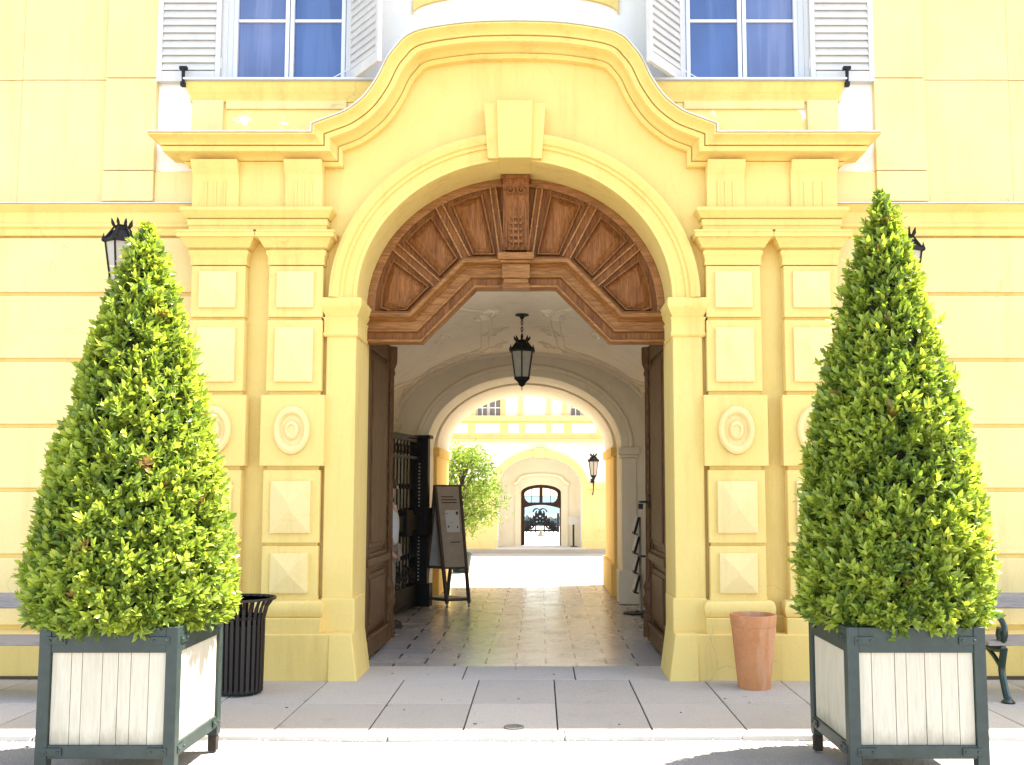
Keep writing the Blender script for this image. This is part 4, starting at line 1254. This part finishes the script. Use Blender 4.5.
m = MB(); ring(m, rb-.012, .02, .006, .03); ring(m, rb-.012, hb-.17, .006, .025); m.build('hoop', IRON, bn)
m = MB(); ring(m, rb+.078, hb-.018, .008, .018); m.build('rim', BROWNM, bn, smooth=True)
m = MB(); 
for i in range(3):
    a = R(90+120*i); m.box(math.cos(a)*.12-.02, math.cos(a)*.12+.02, math.sin(a)*.12-.02, math.sin(a)*.12+.02, 0, .025)
m.build('foot', IRON, bn)

# ================================================================== TERRACOTTA POT
py_ = CAM.y+gd(691)+.125; c = P(754.5, 690, py_)
hp = zt(614, py_)
r0 = 15.8*(py_-CAM.y)/F; r1 = 22.8*(py_-CAM.y)/F
pot = MB().lathe([(r0*.97, 0), (r0*1.0, .01), (r0+(r1-r0)*.80, hp*.84), (r0+(r1-r0)*.85, hp*.845), (r1*.955, hp*.85), (r1*.96, hp*.86), (r1, hp*.985), (r1*.985, hp), (r1*.91, hp), (r1*.88, hp*.97), (r1*.84, hp*.8), (r0*.8, .05)], (0,0,0), 44).build('terracotta_pot', TERRA, None, smooth=True)
pot.location = (c.x, py_, 0); tag(pot, 'tall empty terracotta pot standing against the yellow plinth', 'flower pot')

# ================================================================== BENCHES
def bench(label, x0, x1):
    b = thing('bench', label, 'bench', ((x0+x1)/2, -.81, 0), 0, 'benches along the yellow wall'); hw = (x1-x0)/2
    for y0, y1, z in ((-.30, -.16, .43), (-.145, -.005, .425), (.01, .15, .42)):
        m = MB(); m.box(-hw, hw, y0, y1, z, z+.035); m.build('seat_slat', BENCHW, b, bevel=.006)
    for z, y in ((.72, .255),):
        m = MB(); M = Matrix.Rotation(R(-12), 3, 'X'); m.obox((0, y, z), (hw, .016, .065), M); m.build('backrest_slat', BENCHW, b, bevel=.006)
    for s in (-1, 1):
        xl_ = s*(hw-.12); m = MB()
        tb = lambda pts, r_: m.tube([(xl_, y, z) for y, z in spline(pts, 7)], r_*1.3, 8)
        tb([(-.33, .015), (-.29, .1), (-.25, .24), (-.28, .35), (-.30, .41)], .022)
        tb([(.30, .015), (.25, .12), (.18, .26), (.17, .38), (.2, .55), (.26, .78)], .021)
        tb([(-.30, .405), (-.1, .385), (.17, .40)], .020)
        tb([(-.25, .25), (-.12, .33), (0, .37), (.1, .33), (.18, .26)], .014)
        tb([(.21, .60), (.1, .66), (-.12, .66), (-.27, .63), (-.33, .55), (-.29, .47), (-.22, .50), (-.24, .56)], .018)
        tb([(-.27, .42), (-.24, .49), (-.25, .55)], .022)
        for y in (-.335, .31): m.lathe([(.05, 0), (.052, .012), (.03, .03), (.022, .05)], (xl_, y, 0), 12)
        m.build('cast_iron_leg', GREENI, b, smooth=True)
        m = MB(); m.tube([(xl_, 0, .39), (xl_-s*.18, 0, .405)], .014, 6); m.build('brace', GREENI, b)
    return b
bxr = P(1000, 640, -1.05).x
bench('grey slatted bench with green cast iron scroll leg beside the tall cone tree planter', bxr-.12, bxr+1.75)
bxl = P(140, 640, -1.05).x
bench('grey slatted bench behind the shorter cone tree planter, away from the terracotta pot', bxl-1.8, bxl+.05)

# ================================================================== LANTERNS
def lantern_body(par, zb0, hgt, rt, rbm, n, metal, glass, crown=True, top_ornament=True):
    """tapered n-sided lantern: bottom at zb0, glass height hgt"""
    m = MB(); g = MB()
    for i in range(n):
        a = 2*PI*(i+.5)/n; d = Vector((math.cos(a), math.sin(a), 0))
        m.tube([d*rbm+Vector((0,0,zb0)), d*rt+Vector((0,0,zb0+hgt))], .009, 5)
        m.lathe([(.004, 0), (.02, .012), (.018, .03), (.006, .06), (.002, .08)], d*(rt+.012)+Vector((0,0,zb0+hgt-.015)), 6)
    m.lathe([(rbm+.012, zb0-.015), (rbm+.014, zb0+.008), (rbm-.01, zb0+.008)], (0,0,0), n, a0=PI/n)
    m.lathe([(rt+.018, zb0+hgt-.012), (rt+.022, zb0+hgt+.012), (rt-.01, zb0+hgt+.012)], (0,0,0), n, a0=PI/n)
    m.build('frame', metal, par)
    g.lathe([(rbm-.004, zb0+.006), (rt-.006, zb0+hgt-.01)], (0,0,0), n, a0=PI/n); g.build('glass', glass, par)
    zt_ = zb0+hgt
    m = MB(); m.lathe([(rt+.01, zt_+.01), (rt*.80, zt_+hgt*.12), (rt*.55, zt_+hgt*.26), (rt*.42, zt_+hgt*.30), (rt*.42, zt_+hgt*.36), (rt*.5, zt_+hgt*.38), (rt*.3, zt_+hgt*.42), (.004, zt_+hgt*.44)], (0,0,0), n, a0=PI/n)
    for i in range(8):
        a = 2*PI*i/8; d = Vector((math.cos(a), math.sin(a), 0)); q = rt*.46
        m.tube([d*q+Vector((0,0,zt_+hgt*.36)), d*q*1.35+Vector((0,0,zt_+hgt*.46)), d*q*1.5+Vector((0,0,zt_+hgt*.55))], [.010, .014, .003], 5)
    for i in range(n):
        a = 2*PI*(i+.5)/n; d = Vector((math.cos(a), math.sin(a), 0))
        m.tube([d*(rt*.98)+Vector((0,0,zt_+.02)), d*rt*.72+Vector((0,0,zt_+hgt*.2)), d*rt*.5+Vector((0,0,zt_+hgt*.34))], [.012, .012, .008], 5)
    m.build('crown_top', metal, par)
    m = MB(); m.lathe([(rbm+.01, zb0-.01), (rbm*.72, zb0-hgt*.13), (rbm*.45, zb0-hgt*.22), (rbm*.5, zb0-hgt*.25), (rbm*.2, zb0-hgt*.31), (.006, zb0-hgt*.33), (.005, zb0-hgt*.45)], (0,0,0), n, a0=PI/n); m.build('finial', metal, par)
def wall_lantern(label, x, y, ztop, wall_y, k=1.0):
    hg = .40*k; zb0 = ztop-hg*1.50
    t = thing('wall_lantern', label, 'lantern', (x, y, zb0), 0, 'black wall lanterns')
    lantern_body(t, 0, hg, .145*k, .085*k, 6, IRON, FROST)
    d = wall_y-y
    m = MB(); m.tube([(0, d, -.55*k), (0, d*.72, -.50*k), (0, d*.3, -.42*k), (0, 0, -.30*k), (0, 0, -.17*k)], [.018*k, .016*k, .014*k, .014*k, .018*k], 7)
    m.tube([(0, d, -.15*k), (0, d*.6, -.22*k), (0, d*.25, -.36*k), (0, d*.4, -.45*k), (0, d*.55, -.36*k)], .009*k, 6)
    m.box(-.05*k, .05*k, d-.015, d, -.65*k, -.08*k); m.build('bracket', IRON, t)
    return t
YL = -.55
lx = P(121, 250, YL).x
wall_lantern('black crowned wall lantern peeping out behind the tip of the shorter cone tree', lx, YL, zt(222, YL), -.002, .9)
rx = P(906, 250, YL).x
wall_lantern('black crowned wall lantern mostly hidden behind the taller cone tree', rx, YL, zt(231, YL), -.002, .9)
# lantern on the far wing
xq = P(593.5, 465, Yf-.5)
lw = wall_lantern('small black wall lantern on the far white courtyard wall right of the recess', xq.x, Yf-.5, zt(454, Yf-.5), Yf, .95)
# hanging lantern in the passage
YH = 10.9+CAM.y; xh = P(522, 350, YH).x
zplate = ZV + (ZC-ZV)*math.sqrt(1-(xh/HP)**2)
zbh = zt(378, YH); hh = zt(351, YH)-zbh
hl = thing('hanging_lantern', 'black hexagonal lantern hanging by a chain from the passage vault', 'lantern', (xh, YH, zbh))
lantern_body(hl, 0, hh, .135, .088, 6, IRON, SMOKE)
m = MB(); m.lathe([(.075, zplate-zbh+.01), (.08, zplate-zbh-.015), (.03, zplate-zbh-.03), (.012, zplate-zbh-.06)], (0,0,0), 16); m.build('ceiling_plate', IRON, hl)
m = MB(); z = hh*1.42; k = 0
while z < zplate-zbh-.05:
    pts = [((.011*math.cos(2*PI*i/10)) if k % 2 else 0, (.011*math.cos(2*PI*i/10)) if not k % 2 else 0, z+.026*math.sin(2*PI*i/10)) for i in range(11)]
    m.tube(pts, .005, 4); z += .040; k += 1
m.build('chain', IRON, hl)

# ================================================================== WROUGHT IRON GATE LEAF
g0 = P(427, 520, 13.75+CAM.y); g1 = P(394, 520, 12.35+CAM.y)
ga, gb = Vector((g0.x, g0.y)), Vector((g1.x, g1.y)); Lg = (gb-ga).length
ig = thing('iron_gate', 'tall black wrought iron gate leaf standing open in the passage left of the board', 'gate', (ga.x-.10, ga.y, 0), math.atan2(gb.y-ga.y, gb.x-ga.x))
hgz = zt(438, 13.5+CAM.y)
m = MB(); m.box(-.05, .05, -.125, .125, .02, hgz); m.box(-.075, .075, -.17, .17, .02, .34); m.box(-.08, .08, -.16, .16, hgz, hgz+.05)
m.box(-.06, .06, -.05, .05, hgz-.32, hgz-.28)
m.cur = 1  # pale dots stand for light shining through holes in the post
for k in range(34):
    for x_ in (.05, -.054): m.box(x_, x_+.004, -.012, .012, .38+k*(hgz-.75)/33, .402+k*(hgz-.75)/33)
m.build('hinge_post', [IRON, simple('light_hole_dots', (.42,.40,.37), .4, .3)], ig)
m = MB()
for z in (.04, .30, hgz-.30, hgz-.06, hgz-.01): m.box(.05, Lg, -.02, .02, z, z+.04)
m.box(Lg-.05, Lg, -.02, .02, .02, hgz+.03); m.box(.05, Lg-.05, -.012, .012, .05, .30); m.build('rails', IRON, ig)
m = MB(); nb = 9
for i in range(1, nb+1):
    x = .05+(Lg-.1)*i/(nb+.6); m.tube([(x, 0, .06), (x, 0, hgz-.02)], .012, 6)
    for z in (.75, 1.7): m.lathe([(.012, -.05), (.024, -.02), (.024, .02), (.012, .05)], (x, 0, z), 8)
    m.tube([(x+.05+.04*math.cos(q*PI/5), 0, hgz-.17+.06*math.sin(q*PI/5)) for q in range(11)], .008, 5)
m.build('bars', IRON, ig)
m = MB()
for cx_, cz, r_, s in ((.35, .52, .13, 1), (.65, .52, .13, -1), (.95, .52, .13, 1), (.5, 1.25, .17, 1), (.8, 1.25, .17, -1), (1.15, 1.25, .16, 1)):
    m.tube([Vector((cx_, 0, cz))+Vector((p.x, 0, p.z)) for p in spiral((0, 0), r_, 1.7, s)], .013, 5)
    m.tube([Vector((cx_, 0, cz-.02))-Vector((p.x, 0, p.z)) for p in spiral((0, 0), r_, 1.7, s)], .013, 5)
m.build('scrollwork', IRON, ig)
m = MB(); m.box(-.10, .22, -.17, .15, 1.02, 1.40); m.box(.22, Lg, -.05, .05, 1.10, 1.30); m.box(.6, .85, -.09, .09, 1.03, 1.38); m.build('lock_box', IRON, ig, bevel=.008)

# ================================================================== NOTICE BOARD (A-shaped, on castors)
yb_ = 13.65+CAM.y
ab0 = P(447, 600, yb_); ab1 = P(469, 598, yb_+.12); 
ab = thing('notice_board', 'brown A-shaped notice board on castors with a pale sheet of paper pinned on it', 'notice board', (0, 0, 0))
bl = Vector((P(447, 600, yb_).x, yb_, .06)); br = Vector((P(469, 598, yb_+.10).x, yb_+.10, .06))
bkl = Vector((P(423, 600, yb_+.05).x, yb_+.30, .06))
wdir = (br-bl); wdir.z = 0; Wd = .50
tl = P(435, 486, yb_+.2); trr = P(459.5, 486.5, yb_+.28)
htop = tl.z
tl = Vector((tl.x, yb_+.18, htop)); tr_ = Vector((trr.x, yb_+.28, htop))
bkr = bkl + (br-bl)*1.0
ab.location = ((bl.x+br.x)/2, yb_+.2, 0); off = Vector(ab.location)
def lerp(a, b_, t): return a+(b_-a)*t
def bar(m, a, b_, r_=.017): m.tube([a-off, b_-off], r_, 4)
def slab(m, q, t):
    q = [Vector(p)-off for p in q]; n = (q[1]-q[0]).cross(q[3]-q[0]).normalized()*t
    v = [p-n for p in q]+[p+n for p in q]
    m.add(v, [(0,1,2,3), (7,6,5,4), (0,1,5,4), (1,2,6,5), (2,3,7,6), (3,0,4,7)])
kz = .30
nrm = (br-bl).cross(tl-bl).normalized(); nrm = nrm if nrm.y < 0 else -nrm
def onb(u, v_, d=.016): return lerp(lerp(bl, tl, v_), lerp(br, tr_, v_), u)+nrm*d
m = MB(); slab(m, [lerp(bl, tl, kz), lerp(br, tr_, kz), tr_, tl], .010); m.cur = 1
for u, v_, a in ((.2, .90, .5), (.2, .875, .62), (.2, .85, .62), (.42, .51, .4)): slab(m, [onb(u, v_, .0115), onb(u+a, v_, .0115), onb(u+a, v_+.010, .0115), onb(u, v_+.010, .0115)], .0008)
m.build('front_panel', [BOARD, simple('faded_print', (.09,.065,.05), .8)], ab)
m = MB(); slab(m, [lerp(bkl, tl, kz), lerp(bkr, tr_, kz), tr_+Vector((0,.04,0)), tl+Vector((0,.04,0))], .008); m.build('back_panel', simple('grey_board', (.30,.29,.27), .6), ab)
for a, b_ in ((bl, tl), (br, tr_), (bkl, tl+Vector((0,.03,0))), (bkr, tr_+Vector((0,.03,0)))):
    m = MB(); bar(m, a, b_+Vector((0,0,.01)), .028); m.build('leg', BOARDL, ab)
m = MB()
for a, b_ in ((lerp(bl,tl,kz), lerp(br,tr_,kz)), (tl, tr_), (lerp(bl,tl,.03), lerp(br,tr_,.03)), (lerp(bl,tl,.03), lerp(bkl,tl,.03)), (lerp(br,tr_,.03), lerp(bkr,tr_,.03)), (lerp(bkl,tl,.03), lerp(bkr,tr_,.03)), (lerp(bkl,tl,kz), lerp(bl,tl,kz)), (lerp(bkr,tr_,kz), lerp(br,tr_,kz))): bar(m, a, b_, .018)
m.build('cross_rail', BOARDL, ab)
m = MB(); slab(m, [lerp(bl,tl,.045), lerp(br,tr_,.045), lerp(bkr,tr_,.045), lerp(bkl,tl,.045)], .006); m.build('shelf', BOARD, ab)
nrm = (br-bl).cross(tl-bl).normalized(); nrm = nrm if nrm.y < 0 else -nrm
def onb(u, v_, d=.016): return lerp(lerp(bl, tl, v_), lerp(br, tr_, v_), u)+nrm*d
m = MB(); slab(m, [onb(.30, .60), onb(.86, .60), onb(.86, .79), onb(.30, .79)], .002); m.cur = 1
for u, v_, a, b_ in ((.34, .755, .05, .008), (.74, .75, .09, .028), (.36, .64, .06, .015), (.74, .635, .05, .017), (.5, .68, .03, .006)):
    slab(m, [onb(u, v_, .0195), onb(u+a, v_, .0195), onb(u+a, v_+b_, .0195), onb(u, v_+b_, .0195)], .0008)
m.build('paper_sheet', [PAPER, INK], ab)
for a in (bl, br, bkl, bkr):
    m = MB(); m.lathe([(.028, -.013), (.034, -.008), (.034, .008), (.028, .013)], a-off+Vector((0, 0, -.026)), 12, 1, 1, 'x'); m.box(a.x-off.x-.02, a.x-off.x+.02, a.y-off.y-.014, a.y-off.y+.014, .05, .075)
    m.build('castor', STEEL, ab)

# ================================================================== LEAFLET STAND
ys_ = 13.1+CAM.y; c = P(637, 600, ys_)
ls = thing('leaflet_stand', 'slim metal leaflet stand with tilted pockets beside the right passage wall', 'leaflet stand', (c.x, ys_, 0))
m = MB(); m.lathe([(.19, 0), (.19, .012), (.03, .02), (.02, .035)], (0,0,0), 22, 1.0, 1); m.build('base', IRON, ls)
hst = zt(506, ys_)
m = MB(); m.tube([(.05, 0, .01), (.05, 0, hst-.15)], .016, 8); m.build('pole', STEEL, ls)
for k, (z, s) in enumerate(((hst-.26, 1), (hst-.52, 1), (hst-.78, 1), (hst-1.04, 1))):
    m = MB(); M = Matrix.Rotation(R(16), 3, 'Y')
    m.obox((.0, 0, z), (.010, .11, .115), M); m.obox((-.035, 0, z-.07), (.006, .11, .05), M); m.obox((-.012, 0, z-.118), (.03, .11, .006), M); po = m.build('pocket', IRON, ls)
    m = MB(); m.obox((-.02, -.0, z+.03), (.007, .095, .11), M); m.build('leaflets', PAPER, po)
yk = 12.7+CAM.y; c2 = P(648, 600, yk)
bs = thing('barrier_post', 'black square post with a flat top beside the leaflet stand', 'post', (c2.x+.0, yk, 0))
m = MB(); m.box(-.025, .025, -.025, .025, .012, zt(557, yk)); m.build('post', IRON, bs, bevel=.003)
m = MB(); m.box(-.10, .04, -.06, .06, zt(557, yk), zt(557, yk)+.02); m.build('top_plate', IRON, bs, bevel=.003)
m = MB(); m.box(-.10, .08, -.10, .10, 0, .012); m.build('base_plate', IRON, bs, bevel=.003)

# ================================================================== PERSON behind the left door leaf
SHIRT = simple('white_shirt', (.62,.60,.60), .85, 0, .08, 10); TROU = simple('beige_trousers', (.30,.25,.19), .85, 0, .15, 10)
SKIN = simple('skin', (.52,.29,.20), .55, 0, .1, 10); SHOE = simple('dark_shoe', (.015,.012,.011), .5, 0, .2, 20); HAIR = simple('brown_hair', (.05,.03,.02), .6, 0, .3, 40)
yp_ = 11.75+CAM.y
pe = thing('person', 'person in a white shirt and beige trousers half hidden behind the left wooden door leaf', 'person', (-1.62, yp_, 0))
def skin(name, verts, edges, rads, m_, parent, sub=2, root=0):
    me = bpy.data.meshes.new(name); me.from_pydata(verts, edges, []); o = bpy.data.objects.new(name, me); COL.objects.link(o)
    o.parent = parent; me.materials.append(m_)
    sm = o.modifiers.new('skin', 'SKIN')
    if not me.skin_vertices: 
        bm = bmesh.new(); bm.from_mesh(me); bm.verts.layers.skin.verify(); bm.to_mesh(me); bm.free()
    for i, r_ in enumerate(rads):
        sv = me.skin_vertices[0].data[i]; sv.radius = r_ if hasattr(r_, '__len__') else (r_, r_); sv.use_root = (i == root)
    ss = o.modifiers.new('sub', 'SUBSURF'); ss.levels = sub; ss.render_levels = sub
    sm.use_smooth_shade = True
    return o
# facing +x; body y = shoulder line
pv = [(0,0,.95), (0,0,1.10), (.01,0,1.28), (0,0,1.42), (0,0,1.52), (.02,0,1.60), (.02,0,1.72),
      (0,-.17,1.42), (0,-.22,1.15), (.06,-.20,.92), (0,.17,1.42), (0,.22,1.15), (.06,.20,.92),
      (0,-.10,.90), (.02,-.10,.50), (0,-.10,.09), (0,.10,.90), (.02,.10,.50), (0,.10,.09), (.10,-.10,.05), (.10,.10,.05), (.15,-.2,.84), (.15,.2,.84)]
pe_e = [(0,1),(1,2),(2,3),(3,4),(4,5),(5,6),(3,7),(7,8),(8,9),(3,10),(10,11),(11,12),(0,13),(13,14),(14,15),(0,16),(16,17),(17,18),(15,19),(18,20),(9,21),(12,22)]
pr_ = [(.13,.10),(.12,.10),(.14,.10),(.12,.08),.05,(.075,.085),(.07,.085),.06,.045,.033,.06,.045,.033,.085,.06,.042,.085,.06,.042,.035,.035,.022,.022]
skin('body', pv, pe_e, pr_, SKIN, pe)
skin('shirt', [pv[i] for i in (0,1,2,3,7,8,10,11)], [(0,1),(1,2),(2,3),(3,4),(4,5),(3,6),(6,7)], [(.15,.12),(.145,.12),(.155,.115),(.13,.09),.075,.062,.075,.062], SHIRT, pe)
skin('trousers', [pv[i] for i in (0,13,14,15,16,17,18)], [(0,1),(1,2),(2,3),(0,4),(4,5),(5,6)], [(.145,.115),.098,.075,.062,.098,.075,.062], TROU, pe)
for s in (-1, 1):
    m = MB(); m.lathe([(.02, 0), (.048, .008), (.05, .03), (.042, .06), (.02, .085)], (.05, s*.10, .0), 16, 2.5, .95); m.build('shoe', SHOE, pe, smooth=True)
m = MB(); m.lathe([(.06, -.02), (.102, .03), (.108, .08), (.09, .13), (.05, .16), (.01, .168)], (-.005, 0, 1.66), 20, 1.05, .88); m.build('hair', HAIR, pe, smooth=True)
m = MB(); m.lathe([(.001, 0), (.014, .01), (.016, .02), (.008, .05)], (.115, 0, 1.655), 8); m.build('nose', SKIN, pe, smooth=True)

# ================================================================== COURTYARD TREE
yt_ = 10.8; 
def courtyard_tree():
    rng = random.Random(4)
    base = P(461, 552, yt_); t = thing('courtyard_tree', 'light green feathery young tree in the sunny courtyard behind the notice board', 'tree', (base.x, yt_, 0))
    Rr = 40*(yt_-CAM.y)/F; zc_ = zt(492, yt_)
    m = MB(); m.lathe([(.22, 0), (.24, .02), (.32, .42), (.34, .43), (.34, .48), (.30, .48), (.28, .43)], (0,0,0), 24); m.v = [(x*.7, y*.7, z*.8) for x, y, z in m.v]; m.build('tub', GREENI, t, smooth=True)
    m = MB(); m.tube([(0,0,.4), (.02,.01,.8), (-.02,0,1.2), (.03,0,1.7), (.05,0,2.1)], [.05,.042,.036,.028,.012], 8)
    cl_ = []
    for k in range(60):
        a = rng.uniform(0, 6.28); u = rng.uniform(-1, 1); r_ = rng.uniform(.45, 1)
        pos = Vector((math.cos(a)*Rr*r_*math.sqrt(1-u*u), math.sin(a)*Rr*r_*math.sqrt(1-u*u), zc_+u*.78*(1 if u > 0 else .9)))
        cl_.append(pos); st = Vector((0, 0, max(.95, pos.z-.5)))
        m.tube([st, (st+pos)/2+Vector((0, 0, .1)), pos], [.014, .009, .003], 4)
    m.build('trunk', BARK, t)
    V = []; Fc = []; T = []
    for pos in cl_:
        tv0 = rng.uniform(.3, .8)
        for _ in range(80):
            o = pos+Vector((rng.gauss(0, .13), rng.gauss(0, .13), rng.gauss(0, .12)))
            d = Vector((rng.gauss(0, .7), rng.gauss(0, .7), -.35+rng.gauss(0, .5))).normalized(); s = d.cross(Vector((rng.random(), rng.random(), rng.random()))).normalized()
            Lf = rng.uniform(.09, .16); wd = Lf*.13; b0 = len(V)
            V += [tuple(o), tuple(o+d*Lf*.45+s*wd), tuple(o+d*Lf), tuple(o+d*Lf*.45-s*wd)]; Fc.append((b0, b0+1, b0+2, b0+3)); T += [min(max(tv0+rng.gauss(0, .12), 0), 1)]*4
    me = bpy.data.meshes.new('crown'); me.from_pydata(V, [], Fc); me.attributes.new('tint', 'FLOAT', 'POINT').data.foreach_set('value', T)
    me.materials.append(LEAF2); o = bpy.data.objects.new('crown', me); COL.objects.link(o); o.parent = t
courtyard_tree()

# ================================================================== FAR SMALL THINGS
c = P(573.5, 545, Yf+.5)
sp_ = thing('sign_stand', 'slim post with a small white sign board right of the far dark door', 'sign', (c.x, Yf+.5, zst))
zz = zt(517, Yf+.5)-zst
m = MB(); m.tube([(0,0,.02), (0,0,zz-.1)], .03, 6); m.lathe([(.10, 0), (.10, .015), (.02, .03)], (0,0,0), 14); m.build('post', BROWNM, sp_)
m = MB(); m.box(-.14, .14, -.045, -.02, zz-.2, zz); m.build('sign_board', PAPER, sp_)
yg_ = Yf+10
gx = P(540, 545, yg_).x
og = thing('ornamental_gate', 'black wrought iron garden gate of gathered scrolls rising to a peak beyond the far door', 'gate', (gx, yg_, zg))
sx_ = (yg_-CAM.y)/F; m = MB()
rg = random.Random(2)
def side_z(u): return (zt(513, yg_)-zg)*(1-abs(u))**.9*.85 + .12
Wg = 18.0*sx_
for s in (-1, 1):
    for i in range(7):
        u = .07+i*.135; x = s*u*Wg; zt_ = side_z(u)
        zlo = max(.05, zt_*.30) if u < .4 else .05
        nk = max(1, int((zt_-zlo)/.42))
        for k in range(nk):
            zc_ = zlo + (zt_-zlo)*(k+.5)/nk; r_ = min((zt_-zlo)/nk/2, .24)
            m.tube([Vector((x, 0, zc_))+Vector((p.x, 0, p.z)) for p in spiral((0, 0), r_, 1.3, s*(1 if k % 2 else -1), 16)], .026, 4)
            m.tube([Vector((x, 0, zc_))-Vector((p.x, 0, p.z))*.8 for p in spiral((0, 0), r_, 1.0, s*(1 if k % 2 else -1), 12)], .022, 4)
    pk = [(s*u_*Wg, 0, side_z(u_)+.09*math.sin(u_*40)) for u_ in [i/40 for i in range(41)]]
    m.tube(pk, .03, 5)
    m.tube([(s*Wg, 0, 0), (s*Wg, 0, .7)], .05, 5)
    for u_ in (.25, .5, .75): m.tube([(s*u_*Wg, 0, 0), (s*u_*Wg, 0, side_z(u_)+.12)], .025, 4)
    m.tube([Vector((s*.10, 0, side_z(0)+.02))+Vector((p.x, 0, p.z)) for p in spiral((0, 0), .16, 1.2, s, 14)], .03, 4)
m.tube([(-Wg, 0, .06), (Wg, 0, .06)], .035, 4)
m.build('scrollwork', IRON, og)
ysx = Yf+7.0; cst = P(541, 543, ysx)
stt = thing('garden_statue', 'small pale stone figure on a low rock in front of the ornate garden gate', 'statue', (cst.x, ysx, zg))
hs_ = zt(527, ysx)-zg; kk = hs_/1.0
STW = stucco('white_statue_stone', (.15,.125,.085), (.12,.10,.07), (.07,.06,.045), .4, .85, 4)
m = MB(); m.lathe([(.42*kk, 0), (.40*kk, .1*kk), (.30*kk, .22*kk), (.22*kk, .32*kk), (.02, .34*kk)], (0,0,0), 9, 1, .8); m.build('rock', STW, stt)
skin('figure', [(x*kk, y*kk, z*kk) for x, y, z in ((0,0,.36),(0,0,.50),(.02,0,.66),(.02,0,.78),(.02,0,.90),(.12,0,.70),(.2,-.05,.56),(-.1,0,.70),(-.18,-.05,.58),(.1,-.1,.38),(.16,-.12,.2),(-.1,-.1,.38),(-.2,-.12,.22))],
     [(0,1),(1,2),(2,3),(3,4),(2,5),(5,6),(2,7),(7,8),(0,9),(9,10),(0,11),(11,12)], [r_*kk for r_ in (.11,.09,.09,.035,.06,.04,.03,.04,.03,.07,.045,.07,.045)], STW, stt)
dcx = P(514, 727, CAM.y+gd(727))
dcv = MB().lathe([(.07, 0), (.07, .006), (.055, .007), (.053, .003), (.012, .003), (.010, .006), (.001, .006)], (0,0,0), 24).build('drain_cover', simple('drain_metal', (.24,.23,.21), .5, .5, .3, 30), None)
dcv.location = (dcx.x, yr[0]+.085, .002); tag(dcv, 'small round metal drain cover set in the pavement edge', 'drain cover')

# ================================================================== every separate piece an object of its own
def split_pass():
    skip = {'crown', 'trunk', 'shaded_core', 'slats', 'chain', 'body', 'shirt', 'trousers', 'figure', 'stucco_relief', 'liner'}
    for o in [q for q in sc.objects if q.type == 'MESH' and q.parent]:
        if o.name.split('.')[0] in skip: continue
        me = o.data; nv = len(me.vertices)
        par = list(range(nv))
        def find(a):
            while par[a] != a: par[a] = par[par[a]]; a = par[a]
            return a
        for e in me.edges:
            a, b_ = find(e.vertices[0]), find(e.vertices[1])
            if a != b_: par[a] = b_
        isl = {}
        for i in range(nv): isl.setdefault(find(i), []).append(i)
        if len(isl) < 2 or len(isl) > 400: continue
        keys = list(isl); pts = {k: np.array([me.vertices[i].co[:] for i in isl[k]]) for k in keys}
        lo = {k: pts[k].min(0) for k in keys}; hi = {k: pts[k].max(0) for k in keys}; size = {k: float((hi[k]-lo[k]).max()) for k in keys}
        cp_ = {k: k for k in keys}
        def cf(a):
            while cp_[a] != a: a = cp_[a]
            return a
        for i, a in enumerate(keys):
            for b_ in keys[i+1:]:
                gap = float(np.linalg.norm(np.maximum(0, np.maximum(lo[a]-hi[b_], lo[b_]-hi[a]))))
                if gap < max(.02, .45*max(size[a], size[b_])): 
                    ra, rb_ = cf(a), cf(b_)
                    if ra != rb_: cp_[ra] = rb_
        cl_ = {}
        for k in keys: cl_.setdefault(cf(k), set()).update(isl[k])
        if len(cl_) < 2 or len(cl_) > 60: continue
        src = me.copy(); first = True
        for vs in sorted(cl_.values(), key=min):
            bm = bmesh.new(); bm.from_mesh(src); bm.verts.ensure_lookup_table()
            bmesh.ops.delete(bm, geom=[q for q in bm.verts if q.index not in vs], context='VERTS')
            nm = src.copy(); bm.to_mesh(nm); bm.free()
            if first: o.data = nm; first = False
            else:
                c = o.copy(); c.data = nm; COL.objects.link(c)
        bpy.data.meshes.remove(src)
split_pass()
